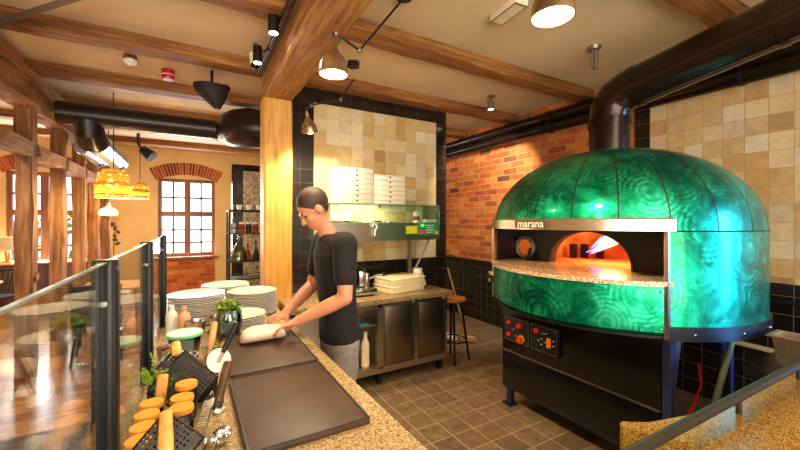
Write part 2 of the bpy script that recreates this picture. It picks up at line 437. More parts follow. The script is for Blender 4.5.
struct(MB().box(.70, 4.2, 6.2, 6.215, 0, 2.46).build('trim_8', 'cement', smooth=False))
def window(n, a, b):
    w = (b-a); y = FAR+.1; mid = (a+b)/2; tz = 1.83
    fr = MB()
    for x0, x1 in ((a, a+.07), (b-.07, b), (mid-.06, mid+.06)): fr.box(x0, x1, y-.03, y+.05, SILL, HEAD, .004)
    for z0, z1 in ((SILL, SILL+.08), (HEAD-.07, HEAD), (tz-.05, tz+.06)): fr.box(a, b, y-.035, y+.05, z0, z1, .004)
    f = struct(fr.build('window_%d' % n, 'win_wood', origin=(mid, y, SILL)))
    mu = MB()
    for x0, x1 in ((a+.07, mid-.06), (mid+.06, b-.07)):
        xm = (x0+x1)/2
        mu.box(xm-.02, xm+.02, y, y+.03, SILL+.08, HEAD-.07)
        for z in (1.18, 1.47, 2.2): mu.box(x0, x1, y, y+.03, z-.02, z+.02)
    mu.bm.transform(Matrix.Translation(-V((mid, y, SILL)))); mu.build('muntin', 'win_wood', f, local=True)
    g = MB().box(a, b, y+.032, y+.038, SILL, HEAD); g.bm.transform(Matrix.Translation(-V((mid, y, SILL)))); g.build('pane', 'glass_window', f, local=True)
    s = MB().box(a-.05, b+.05, FAR-.12, FAR+.12, SILL-.05, SILL, .006); s.bm.transform(Matrix.Translation(-V((mid, y, SILL)))); s.build('sill', 'win_wood', f, local=True)
    ar = MB(); N = 23; half = w/2+.04; rise = .15; R = (half*half+rise*rise)/(2*rise); cz = HEAD-.05+rise-R; a_ = math.asin(half/R)
    cols = random.Random(n)
    for i in range(N):
        t0, t1 = -a_+2*a_*i/N+.004, -a_+2*a_*(i+1)/N-.004; ar.mi = cols.choice((0, 1, 1, 2))
        P = [(mid+r*math.sin(t), FAR-.012, cz+r*math.cos(t)) for r, t in ((R-.0, t0), (R+.27, t0), (R+.27, t1), (R, t1))]
        ar.poly(P, (0, .05, 0))
    ar.bm.transform(Matrix.Translation(-V((mid, y, SILL)))); ar.build('brick_arch', [plain('arch brick', 'B55A34', .85), plain('arch brick red', '9A4428', .85), plain('arch brick dark', '7E3A26', .85)], f, local=True, smooth=False)
window(1, *W1); window(2, *W2)
struct(MB().box(-4.6, 1.5, FAR+.8, FAR+.82, .5, 3.2).build('sky_outside', 'day', smooth=False))
for k in range(2):
    b = MB(); x = (-2.05, -2.75)[k]
    for i in range(60):
        b.ell((x+random.uniform(-.25, .25), FAR+.55+random.uniform(-.1, .1), 1.0+random.uniform(-.3, .8)), (.05, .03, .04), 6, 4, Euler((random.random()*3, random.random()*3, 0)).to_matrix())
    b.tube([(x, FAR+.55, 0), (x, FAR+.55, 1.6)], .015, 6)
    o = b.build('garden_shrub', 'herb_dark', origin=(x, FAR+.55, 0)); tag(o, ('green shrub outside the left window, right of the pair', 'green shrub outside the left window, left of the pair')[k], 'shrub', 'shrubs outside the window')

# ------------------------------------------------------------------ beams
def rough_beam(x0, x1, y0, y1, z0, z1, axis, seed=0, amp=.008):
    r = random.Random(seed); mb = MB(); L = (x1-x0) if axis == 'X' else (y1-y0) if axis == 'Y' else (z1-z0)
    n = max(4, int(L/.25)); rings = []
    for i in range(n+1):
        t = i/n; j = lambda: r.uniform(-amp, amp); c = .014
        if axis == 'X':
            x = x0+(x1-x0)*t; q = [(x, y0+c+j(), z0+j()), (x, y1-c+j(), z0+j()), (x, y1+j(), z0+c+j()), (x, y1+j(), z1), (x, y0+j(), z1), (x, y0+j(), z0+c+j())]
        elif axis == 'Y':
            y = y0+(y1-y0)*t; q = [(x0+c+j(), y, z0+j()), (x1-c+j(), y, z0+j()), (x1+j(), y, z0+c+j()), (x1+j(), y, z1-c), (x1-c+j(), y, z1), (x0+c+j(), y, z1), (x0+j(), y, z1-c), (x0+j(), y, z0+c+j())]
        else:
            z = z0+(z1-z0)*t; q = [(x0+c+j(), y0+j(), z), (x1-c+j(), y0+j(), z), (x1+j(), y0+c+j(), z), (x1+j(), y1-c+j(), z), (x1-c+j(), y1+j(), z), (x0+c+j(), y1+j(), z), (x0+j(), y1-c+j(), z), (x0+j(), y0+c+j(), z)]
        rings.append([mb.bm.verts.new(p) for p in q])
    mb.loft(rings); return mb
for i, (y, lab) in enumerate(((1.02, 'ceiling joist over the big oven, passing above the black flue'), (2.6, 'ceiling joist crossing just behind the conical lamps'), (3.76, 'ceiling joist directly above the black framed tile panel'),
                              (4.88, 'ceiling joist just in front of the long black duct'), (6.05, 'ceiling joist just behind the long black duct'), (7.2, 'ceiling joist second from the far window wall'), (8.4, 'ceiling joist nearest to the far window wall'))):
    o = rough_beam(-4.6, 4.2, y, y+.2, 3.145, CEIL, 'X', i).build('ceiling_joist', 'beam_x', origin=(0, y+.1, 3.145), smooth=False)
    tag(o, 'brown oak '+lab, 'beam', 'oak ceiling joists')
o = rough_beam(.60, .87, -1.5, 3.86, 2.86, 3.143, 'Y', 31, .012).build('main_beam', 'beam_y', origin=(.73, 2, 2.86), smooth=False)
tag(o, 'thick rough oak main beam running from the ceiling front to the pine pillar', 'beam')
o = rough_beam(.6, .87, 3.66, 3.9, 0, 2.86, 'Z', 41, .003).build('wooden_pillar', 'pine_z', origin=(.735, 3.78, 0), smooth=False)
tag(o, 'honey coloured pine pillar with knots standing behind the plate stacks', 'pillar')

# old timber frame between entry and dining area
tf = thing('timber_frame', 'old rough timber frame of posts and beams dividing off the dining room', 'timber frame', (-1.44, 6, 0))
for i, y in enumerate((5.0, 6.0, 6.95, 7.85, 8.8)):
    rough_beam(-1.51, -1.37, y-.075, y+.075, 0, 2.78, 'Z', 50+i, .010).build('post', 'old_z', tf, smooth=False)
rough_beam(-1.55, -1.33, 1.5, FAR-.01, 2.78, 3.0, 'Y', 60, .028).build('top_plate', 'old_y', tf, smooth=False)
rough_beam(-1.60, -1.34, 1.5, FAR-.01, 3.0, 3.14, 'Y', 61, .02).build('upper_plate', 'old_y', tf, smooth=False)
ys = (3.0, 5.0, 6.0, 6.95, 7.85, 8.8, 9.49)
for i in range(len(ys)-1):
    rough_beam(-1.52, -1.36, ys[i]+(.075 if i else 0), ys[i+1]-(.075 if i < 5 else 0), 2.30, 2.45, 'Y', 70+i, .015).build('rail', 'old_y', tf, smooth=False)
MB().tube([(-1.44, 4.95, 2.36), (-1.75, 4.2, 2.5), (-2.1, 3.4, 2.62)], [.07, .085, .095], 10).build('brace_log', 'old_y', tf)
MB().cyl((-1.375, 5.0, 1.1), (-1.355, 5.0, 1.1), .05, .05, 4).build('wooden_peg', 'old_y', tf)

# ------------------------------------------------------------------ ducts
du = thing('air_duct', 'long black round air duct under the joists ending in a bulging elbow', 'duct', (-.5, 5.35, 2.9))
MB().tube([(-1.28, 5.3, 2.86), (.42, 5.3, 2.86)], .125, 24).build('duct_run', 'duct_black', du)
MB().tube([(.3, 5.3, 2.86), (.36, 5.28, 2.865), (.42, 5.24, 2.87), (.52, 5.12, 2.87), (.64, 5.0, 2.865), (.8, 4.95, 2.86), (1.3, 4.95, 2.86)], [.13, .17, .215, .245, .25, .235, .22], 28).build('duct_elbow', 'duct_black', du)
MB().tube([(-1.02, 5.3, 2.82), (-1.02, 5.34, 2.68), (-1.01, 5.5, 2.6)], [.13, .145, .15], 20).build('branch_collar', 'duct_black', du)
for x, y0, y1, r, nm in ((-.99, 5.5, 7.0, .13, 0), (-1.22, 6.0, 7.1, .08, 1)):
    b = MB().tube([(x, y0, 2.6)]+[(x, y0+(y1-y0)*k/12, 2.6-.02*k/12) for k in range(1, 13)], r, 20).build('silver_duct', 'galv', du)
    b['label'] = 'silver galvanised duct'
    MB().cyl((x+.03, y1-.12, 2.58-r*.8), (x+.04, y1-.12, 2.58-r*1.02), r*.55, r*.55, 12).build('outlet_grille', 'black', b)
for i, (z, x, r) in enumerate(((3.035, 4.09, .075), (2.9, 4.10, .07))):
    p = MB().tube([(x, FAR-.1, z), (x, -2.5, z)], r, 18).build('wall_pipe', 'flue', origin=(x, 3, z))
    tag(p, ('upper of the two black pipes running along the brick wall', 'lower of the two black pipes running along the brick wall')[i], 'pipe', 'pipes along the brick wall')
    for y in (6.2, 4.6, 3.1, 1.2, .2): MB().tube([(x, y, z), (x, y+.03, z)], r+.008, 18).build('coupling', 'black', p)

OX, OY, OR = 2.907, 1.665, .9
fl = thing('oven_flue', 'thick black flue pipe rising from the green oven and bending forward', 'flue pipe', (OX, OY, 2.2))
MB().tube([(OX, OY, 2.10), (OX, OY, 2.47)], .148, 32).build('riser', 'flue', fl)
MB().tube([(OX, OY, 2.42), (OX, OY, 2.47)], .156, 32).build('collar', 'flue', fl)
MB().tube([(OX, OY, 2.47), (OX, OY-.015, 2.56), (OX+.005, OY-.06, 2.63), (OX+.015, OY-.15, 2.675)], [.150, .152, .152, .15], 32).build('elbow', 'flue', fl)
A, B = V((OX+.012, OY-.13, 2.67)), V((3.03, .25, 2.92))
MB().tube([A, B], .15, 32).build('sloping_pipe', 'flue', fl)
for k in (.04, .62): MB().tube([A.lerp(B, k), A.lerp(B, k+.03)], .157, 32).build('collar', 'flue', fl)
n = V((-.25, 0, -1)).normalized(); MB().tube([A.lerp(B, .06)+n*.148, A.lerp(B, .98)+n*.148], .006, 6).build('seam', 'flue_seam', fl)

# ------------------------------------------------------------------ the oven
ov = thing('pizza_oven', 'big domed pizza oven clad in swirled emerald green with black base', 'pizza oven', (OX, OY, 0))
OC = (OX, OY, 0); FA = math.radians(47.6)      # half angle of the opening, centred on -X
ZB, ZS, ZH, ZT = .995, 1.598, 1.315, 2.215
# dome with dark seams
d = MB(); prof = []
for k in range(19):
    t = k/18*PI/2; prof.append((max(.15, OR*math.cos(t)**.92) if k < 18 else .15, ZS+(ZT-ZS)*math.sin(t)))
NS = 22; gap = .005
for i in range(NS):
    a0, a1 = 2*PI*i/NS, 2*PI*(i+1)/NS
    d.mi = 0; d.lathe(prof, OC, 6, a0+gap, a1-gap); d.mi = 1; d.lathe([(r-.002, z) for r, z in prof], OC, 1, a1-gap, a1+gap)
d.build('dome', ['swirl', 'black'], ov)
# drum shell
d = MB(); d.lathe([(OR, ZB+.07), (OR, ZS)], OC, 60, PI+FA, 3*PI-FA)
d.build('drum', 'swirl', ov)
MB().lathe([(OR+.004, ZS-.004), (OR+.006, ZS), (OR+.004, ZS+.004)], OC, 60, PI+FA, 3*PI-FA).build('seam_line', 'black', ov)
r_ = MB().lathe([(OR-.02, ZB-.01), (OR+.012, ZB-.01), (OR+.012, ZB+.07), (OR-.02, ZB+.07), (OR-.02, ZB-.01)], OC, 60, PI+FA, 3*PI-FA).build('base_ring', plain('blue black ring', '0C111B', .35, .3), ov)
for i in range(14):
    a = PI+FA+.15+i*(2*PI-2*FA-.3)/13; MB().ell((OX+(OR+.013)*math.cos(a), OY+(OR+.013)*math.sin(a), ZB+.03), .007, 8, 6).build('rivet', 'chrome', r_)
MB().lathe([(.02, ZB-.005), (OR-.01, ZB-.005), (OR-.01, ZB+.01)], OC, 48).build('underside', 'black', ov)
# fascia and granite shelf
f_ = MB().lathe([(OR-.035, ZB), (OR-.004, ZB+.03), (OR, ZB+.1), (OR, ZH-.024)], OC, 40, PI-FA, PI+FA).build('fascia', 'swirl', ov)
for a in (-FA+.03, FA-.03):
    for z in (ZB+.05, ZH-.06): MB().ell((OX-OR*math.cos(a)*1.003, OY-OR*math.sin(a)*1.003, z), .007, 8, 6).build('rivet', 'chrome', f_)
XF = 2.60
arc = [(OX-(OR+.02)*math.cos(a), OY-(OR+.02)*math.sin(a), ZH-.026) for a in [FA-.02-(2*FA-.04)*i/40 for i in range(41)]]
sh = MB().poly(arc+[(XF+.02, OY+.80, ZH-.026), (XF+.02, OY-.80, ZH-.026)], (0, 0, .026)).build('granite_shelf', 'granite_oven', ov)
# steel band and posts
MB().lathe([(OR-.01, ZS), (OR+.012, ZS), (OR+.012, ZS+.066), (OR+.006, ZS+.074), (OR-.01, ZS+.074), (OR-.01, ZS)], OC, 48, PI-FA-.02, PI+FA+.05).build('steel_band', 'steel_y', ov)
for s_ in (1, -1):
    a = PI+s_*(FA+.005); x, y = OX+OR*math.cos(a), OY+OR*math.sin(a)
    MB().box(x-.012, x+.03, y-.012, y+.012, ZB-.005, ZS+.02, .002).build('frame_post', 'steel', ov)
    MB().box(x+.03, XF+.02, y-.006, y+.006, ZH, ZS+.02).build('recess_side', 'black', ov)
MB().box(2.36, XF, OY-.72, OY+.72, ZS-.006, ZS+.006).build('recess_top', 'black', ov)
# front plate with arched mouth
MW, MH = .325, .26; n = 24
oy = OY-.0; top = [(oy+MW*math.cos(PI*i/n), ZH+MH*math.sin(PI*i/n)**.85 if 0 < i < n else ZH) for i in range(n+1)]
pl = MB()
ys_, ye_ = OY+.83, OY-.83
for (ya, za), (yb, zb) in zip(top, top[1:]):
    pl.poly([(XF, ya, za), (XF, yb, zb), (XF, yb, ZS), (XF, ya, ZS)], (.02, 0, 0))
pl.box(XF, XF+.02, oy+MW, ys_, ZH, ZS); pl.box(XF, XF+.02, ye_, oy-MW, ZH, ZS)
pl.build('front_plate', 'black', ov, smooth=False)
mr = MB(); rings = []
for y, z in top:
    k = 1.06; rings.append([mr.bm.verts.new(p) for p in ((XF-.006, y, z), (XF-.006, oy+(y-oy)*k, ZH+(z-ZH)*k), (XF+.08, oy+(y-oy)*k, ZH+(z-ZH)*k), (XF+.08, y, z))])
mr.loft(rings).build('mouth_trim', 'black_matte', ov)
ch = MB(); cx = 3.0
ch.lathe([(.0, ZH-.005), (.6, ZH-.005), (.6, ZH+.12), (.55, ZH+.25), (.42, ZH+.36), (.2, ZH+.42), (0, ZH+.43)], (cx, OY, 0), 36)
g = bmesh.ops.bisect_plane(ch.bm, geom=ch.bm.verts[:]+ch.bm.edges[:]+ch.bm.faces[:], plane_co=(XF+.03, 0, 0), plane_no=(1, 0, 0), clear_inner=True)
ch.build('baking_chamber', 'firebrick', ov)
for i, y in enumerate((OY+.46, OY+.40, OY+.30)):
    MB().box(3.10+.08*i, 3.13+.08*i, y-.03, y+.03, ZH, ZH+.13).build('fire_grate', 'black', ov)
fb = MB()
for i in range(7):
    q = random.uniform; dx = q(-.08, .08)
    fb.tube([(3.15+dx, OY+.30+q(-.03, .03), ZH+.05+i*.010), (3.15+dx, OY+.20, ZH+.09+i*.016), (3.15+dx, OY+.08-.012*i, ZH+.14+i*.020), (3.15+dx, OY-.02-.014*i, ZH+.18+i*.020)], [.004, .013, .011, .002], 8)
fb.build('flame', 'flame', ov)
# inspection window
wc = V((XF-.01, OY+.57, 1.425))
tor = MB(); rings = []
for i in range(28):
    a = 2*PI*i/28; cdir = V((0, math.cos(a), math.sin(a))); rings.append(tor.ring(wc+cdir*.088, cdir*.018, V((1, 0, 0))*.022, 8))
iw = tor.loft(rings, False, True).build('inspection_window', 'grey_metal', ov)
MB().cyl(wc, wc+V((.008, 0, 0)), .08, .08, 28).build('window_glass', emis('amber oven glass', 'C25A1C', .35), iw)
MB().box(XF-.03, XF-.005, OY+.655, OY+.69, 1.36, 1.48, .004).build('hinge', 'grey_metal', iw)
MB().tube([wc+V((-.02, -.07, -.01)), wc+V((-.05, -.085, -.04)), wc+V((-.05, -.06, -.12))], .012, 8).build('window_handle', 'black', iw)
# name plate
npl = MB().box(1.983, 1.998, 1.545, 1.805, ZS+.012, ZS+.064, .002).build('name_plate', 'brown_wood', ov)
def text_mesh(txt, size, mat, name, parent, mtx, extrude=.0015):
    cu = bpy.data.curves.new('t', 'FONT'); cu.body = txt; cu.size = size; cu.extrude = extrude; cu.align_x = 'CENTER'; cu.align_y = 'CENTER'
    ob = bpy.data.objects.new('t', cu); C.objects.link(ob); dg = bpy.context.evaluated_depsgraph_get()
    me = bpy.data.meshes.new_from_object(ob.evaluated_get(dg)); bpy.data.objects.remove(ob); bpy.data.curves.remove(cu)
    me.name = name; me.transform(mtx); me.materials.clear(); me.materials.append(M[mat]); o = bpy.data.objects.new(name, me); C.objects.link(o); o.parent = parent; return o

def yz_text(x, y, z): return Matrix.Translation((x, y, z)) @ Matrix(((0, 0, -1, 0), (-1, 0, 0, 0), (0, 1, 0, 0), (0, 0, 0, 1)))
def child_mtx(par, m): return Matrix.Translation(-wloc(par)) @ m
text_mesh('marana', .074, 'white_plastic', 'lettering', npl, child_mtx(npl, yz_text(1.9815, 1.672, ZS+.039)))
# base: black panels, legs, control panels
BX, BY0, BY1 = 2.465, 1.10, 2.39
bp = MB().box(BX, BX+.02, BY0, BY1, .50, .99, .003).build('upper_panel', 'black_gloss', ov)
MB().box(BX, BX+.02, BY0, BY1, .155, .485, .003).build('lower_panel', 'black_gloss', ov)
MB().box(BX+.006, BX+.03, BY0+.01, BY1-.01, .48, .505).build('gap_strip', 'grey_metal', ov)
MB().box(BX+.02, 3.36, BY1-.02, BY1, .155, .99).build('side_panel', 'black', ov)
MB().box(BX+.05, 3.3, 1.45, BY1-.03, .2, .93).build('burner_case', 'black', ov)
for x, y in ((BX+.025, BY0-.03), (3.36, BY0-.03), (BX+.05, BY1-.05), (3.36, BY1-.05)):
    l = MB().box(x-.025, x+.025, y-.025, y+.025, .0, .99, .003).build('leg', 'blue_lit_steel', ov)
    MB().box(x-.06, x+.04, y-.05, y+.05, 0, .012).build('foot', 'black', l)
MB().tube([(2.62, BY0-.03, .98), (BX+.04, BY0-.03, .55)], .02, 4).build('brace', 'blue_lit_steel', ov)
MB().tube([(3.2, BY0-.03, .98), (3.34, BY0-.03, .62)], .02, 4).build('brace', 'blue_lit_steel', ov)
MB().box(BX, 3.36, BY0-.05, BY0-.02, .16, .19).build('cross_bar', 'blue_lit_steel', ov)
for i, (y0, y1) in enumerate(((2.06, 2.33), (1.79, 2.05))):
    c = MB().box(BX-.03, BX, y0, y1, .60, .815, .003).build('control_panel', 'black_matte', ov)
    x = BX-.03
    fm = MB()
    for yy in (y0+.006, y1-.012): fm.box(x-.003, x, yy, yy+.004, .605, .81)
    for zz in (.605, .806): fm.box(x-.003, x, y0+.006, y1-.006, zz, zz+.004)
    for yy in (y0+.016, y1-.016):
        for zz in (.614, .80): fm.cyl((x-.006, yy, zz), (x, yy, zz), .007, .007, 8)
    fm.build('panel_trim', 'grey_metal', c)
    if i == 0:
        for yy, zz, r in ((2.28, .765, .016), (2.17, .755, .022), (2.28, .66, .018)):
            MB().cyl((x, yy, zz), (x-.018, yy, zz), r, r*.85, 16).build('red_button', 'red_bright', c)
        st = MB().cyl((x, 2.145, .648), (x-.008, 2.145, .648), .034, .034, 24).build('yellow_collar', 'yellow', c)
        MB().cyl((x-.008, 2.145, .648), (x-.035, 2.145, .648), .024, .027, 24).build('stop_button', 'red_bright', c)
        for yy, zz in ((2.23, .71), (2.2, .665)): MB().cyl((x, yy, zz), (x-.012, yy, zz), .012, .012, 12).build('dial', 'grey_metal', c)
    else:
        MB().cyl((x, 1.99, .765), (x-.016, 1.99, .765), .022, .02, 16).build('red_button', 'red_bright', c)
        MB().box(x-.02, x, 1.852, 1.882, .66, .735, .003).build('rocker_switch', 'orange', c)
        for yy, zz in ((1.93, .755), (1.9, .76), (1.94, .71), (1.91, .69), (1.94, .665), (1.97, .69), (1.83, .68), (1.83, .72)): MB().box(x-.002, x, yy-.009, yy+.009, zz-.004, zz+.004).build('panel_marking', 'white_plastic', c)
# side handle on the fascia
a = PI-FA+.06; hx, hy = OX+OR*math.cos(a), OY+OR*math.sin(a)
hp = MB().box(hx-.035, hx-.005, hy-.03, hy+.03, 1.135, 1.225, .003).build('handle_plate', 'chrome', ov)
MB().tube([(hx-.03, hy, 1.18), (hx-.13, hy+.03, 1.18)], .014, 10).build('pull_handle', 'black', ov)

o = MB().tube([(2.55, .99, .33), (2.66, .97, .37), (2.80, .96, .5), (2.92, .96, .66), (3.05, .97, .78), (3.2, 1.0, .82)], .018, 10).build('gas_hose', 'hose', origin=(2.8, .97, .3)); tag(o, 'green and yellow gas hose curving under the oven', 'hose')
o = MB().tube([(2.56, 1.0, .5), (2.62, .99, .56), (2.68, .98, .66), (2.7, 1.0, .78)], .006, 6).build('red_cable', 'red', origin=(2.6, 1, .5)); tag(o, 'thin red cable hanging behind the front oven leg', 'cable')
o = MB().tube([(4.147, 2.3, 0), (4.147, 2.3, .60), (4.147, 2.2, .62), (4.147, .2, .56)], .022, 10).build('water_pipe', 'pipe_white', origin=(4.12, 1, .58)); tag(o, 'thin cream pipe along the black tiles behind the oven', 'pipe')

# ------------------------------------------------------------------ serving counter, glass guard
CZ = .93
ct = thing('serving_counter', 'long counter with a speckled granite top carrying plates and utensils', 'counter', (.2, 1.5, 0))
MB().poly([(-.22, -.9, CZ-.04), (.66, -.9, CZ-.04), (.645, .9, CZ-.04), (.622, 2.4, CZ-.04), (.61, 3.62, CZ-.04), (-.22, 3.62, CZ-.04)], (0, 0, .04)).build('granite_top', 'granite', ct)
MB().box(-.18, .52, -.85, 3.58, .1, CZ-.04).build('counter_body', 'brown_wood', ct)
MB().box(-.14, .47, -.85, 3.55, 0, .1).build('plinth', 'black', ct)
GX = -.178
gp = thing('glass_partition', 'frameless glass guard on black posts along the dining side of the counter', 'glass partition', (GX, 1.5, CZ))
for y in (-.05, 1.09, 1.98, 2.97):
    p = MB().box(GX-.022, GX+.024, y-.026, y+.026, CZ, 1.56, .002)
    p = p.build('post', 'post_black', gp)
    g = MB()
    for k in (-.010, .012): g.box(GX+k-.003, GX+k+.003, y-.0275, y-.0255, CZ, 1.558)
    g.build('groove', 'black', p)
    MB().cyl((GX+.002, y-.026, 1.46), (GX+.002, y-.031, 1.46), .0055, .0065, 14).build('screw', 'grey_metal', p)
for y0, y1 in ((-.024, 1.064), (1.116, 1.954), (2.006, 2.944)):
    g = MB().box(GX-.001, GX+.005, y0, y1, CZ+.01, 1.553).build('glass_pane', 'glass', gp, smooth=False)
    MB().box(GX-.002, GX+.006, y0, y1, 1.553, 1.557).build('polished_edge', 'glass_edge', g, smooth=False)

# baking plates on the counter
def baking_plate(x0, x1, y0, y1, label):
    t = thing('baking_plate', label, 'baking plate', ((x0+x1)/2, (y0+y1)/2, CZ), 'baking plates on the counter')
    MB().box(x0, x1, y0, y1, CZ, CZ+.022, .004).build('slab', 'slate', t)
    r = MB()
    for q in ((x0, x0+.010, y0, y1), (x1-.006, x1, y0, y1), (x0, x1, y0, y0+.006), (x0, x1, y1-.005, y1)): r.box(*q, CZ+.02, CZ+.0265, .002)
    r.build('raised_rim', plain('worn dark edge', '2A1D15', .5), t)
baking_plate(.142, .55, 1.165, 1.765, 'dark brown baking plate at the near end of the counter')
baking_plate(.15, .555, 1.785, 2.45, 'dark brown baking plate with the dough lying on it')

# plates
def make_plate():
    mb = MB(); R = .185
    prof = [(0, 0), (.09, 0), (.11, .002), (R-.012, .0085), (R-.001, .0125), (R, .0155), (R-.004, .0175), (.12, .0075), (.1, .005), (0, .005)]
    mb.lathe(prof, (0, 0, 0), 40); return mb.build('dinner_plate', 'plate', local=True)
P0 = None
def gap_shade_ring(par):  # dark ring painting the shade below each plate's lip
    return MB().lathe([(.10, -.0008), (.112, .001), (.174, .0078), (.1795, .0098)], (0, 0, 0), 40).build('underside_shade', 'plate_gap_shade', par, local=True)
def stack(x, y, n, scale, where, grp, step=.0118):
    global P0
    for k in range(n):
        z = CZ+.0+step*k
        lab = 'topmost plate of ' + where if k == n-1 else 'white plate inside ' + where
        jx, jy = random.uniform(-.003, .003), random.uniform(-.003, .003)
        if P0 is None:
            P0 = make_plate(); tag(P0, lab, 'plate', grp); gap_shade_ring(P0); o = P0; o.location = (x+jx, y+jy, z)
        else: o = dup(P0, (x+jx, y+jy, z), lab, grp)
        o.scale = (scale, scale, 1)
stack(.03, 3.0, 17, 1.0, 'the tall plate stack next to the glass guard', 'plates next to the glass guard')
stack(.415, 3.06, 15, .98, 'the tall plate stack in front of the pine pillar', 'plates in front of the pillar')
stack(.285, 2.67, 8, .88, 'the low plate stack behind the herb jar', 'plates behind the herb jar')
stack(.25, 3.40, 16, 1.0, 'the rearmost plate stack at the counter end', 'plates in the rearmost stack')

# jars and small things
def leaves(mb, c, n, spread, h, size, seed, needle=False):
    r = random.Random(seed); c = V(c)
    for i in range(n):
        p = c+V((r.gauss(0, spread*.5), r.gauss(0, spread*.5), r.uniform(0, h)))
        rot = Euler((r.uniform(0, 3), r.uniform(0, 3), r.uniform(0, 6))).to_matrix()
        mb.ell(p, (size*(2.4 if needle else 1), size*(.25 if needle else .75), size*.2), 6, 4, rot)
    return mb
JX, JY = .20, 2.49
t = thing('herb_jar', 'round glass jar with fresh green herb sprigs in front of the low plates', 'jar', (JX, JY, CZ))
MB().lathe([(.0, 0), (.052, 0), (.064, .02), (.078, .075), (.079, .12), (.068, .165), (.066, .175), (.074, .187), (.069, .187), (.060, .172), (.071, .12), (.070, .075), (.058, .024), (0, .008)], (JX, JY, CZ), 32).build('glass_body', 'glass_jar', t)
MB().lathe([(0, .012), (.055, .012), (.067, .07), (.069, .09), (0, .092)], (JX, JY, CZ), 28).build('water', plain('pale cloudy water', 'A9B2B6', .3), t)
st = MB()
for i in range(9):
    a = i*.7; st.tube([(JX+.03*math.cos(a), JY+.03*math.sin(a), CZ+.03), (JX+.02*math.cos(a+1), JY+.02*math.sin(a+1), CZ+.11), (JX+.035*math.cos(a+.5), JY+.035*math.sin(a+.5), CZ+.2)], .0025, 5)
st.build('stem', 'stem', t)
b = leaves(MB(), (JX, JY, CZ+.165), 120, .062, .06, .015, 3); leaves(b, (JX-.01, JY-.02, CZ+.05), 30, .045, .09, .012, 4).build('foliage', 'herb_dark', t)

t = thing('rosemary_pot', 'small pot of feathery bright green rosemary beside the second black post', 'herb pot', (-.118, 1.70, CZ))
MB().lathe([(0, 0), (.03, 0), (.036, .06), (.033, .06), (.028, .006), (0, .006)], (-.118, 1.70, CZ), 20).build('pot', 'black_matte', t)
b = MB()
for i in range(26):
    a = random.uniform(0, 6.28); q = V((-.118, 1.70, CZ+.05)); e = q+V((max(-.045, .1*math.cos(a)), .12*math.sin(a), random.uniform(.05, .13)))
    b.tube([q, q.lerp(e, .6)+V((0, 0, .02)), e], .0015, 4)
    for k in range(26):
        f = random.uniform(.25, 1); p = q.lerp(e, f)+V((0, 0, .02*math.sin(f*3)))
        b.ell(p, (.012, .0016, .0016), 5, 3, Euler((random.uniform(-1, 1), random.uniform(-1.3, 1.3), random.uniform(0, 6))).to_matrix())
b.build('foliage', 'herb', t)

def cork_jar(x, y, label, h=.095, r=.033):
    t = thing('cork_jar', label, 'jar', (x, y, CZ), 'cork lidded jars on the counter')
    MB().lathe([(0, 0), (r*.93, 0), (r, .006), (r, h*.8), (r*.88, h*.92), (r*.88, h), (r*.8, h), (r*.8, h*.92), (r*.92, h*.78), (r*.92, .01), (0, .006)], (x, y, CZ), 24).build('glass_body', 'glass_jar', t)
    MB().lathe([(0, .007), (r*.9, .007), (r*.9, h*.6), (0, h*.62)], (x, y, CZ), 20).build('contents', random.choice(('food_dark', 'food_red', 'food_dark')), t)
    MB().lathe([(0, h+.001), (r*.8, h+.001), (r*1.02, h+.001), (r*1.05, h+.003), (r*1.06, h+.015), (r*1.03, h+.018), (0, h+.018)], (x, y, CZ), 24).build('cork_lid', 'cork', t)
for i, (x, y, h) in enumerate(((-.128, 1.235, .095), (-.126, 1.31, .095), (-.124, 1.39, .095), (-.118, 1.47, .095))):
    cork_jar(x, y, ('cork lidded jar nearest the camera in the row along the glass', 'second cork lidded jar from the front in the row along the glass', 'third cork lidded jar from the front in the row along the glass', 'rearmost cork lidded jar in the row along the glass')[i], h)
for i, (x, y, h) in enumerate(((-.03, 1.375, .1), (-.03, 1.452, .1), (-.018, 1.53, .115))):
    cork_jar(x, y, ('front cork lidded jar of the row between the perforated servers', 'middle cork lidded jar of the row between the perforated servers', 'rear cork lidded jar of the row between the perforated servers')[i], h, .034)

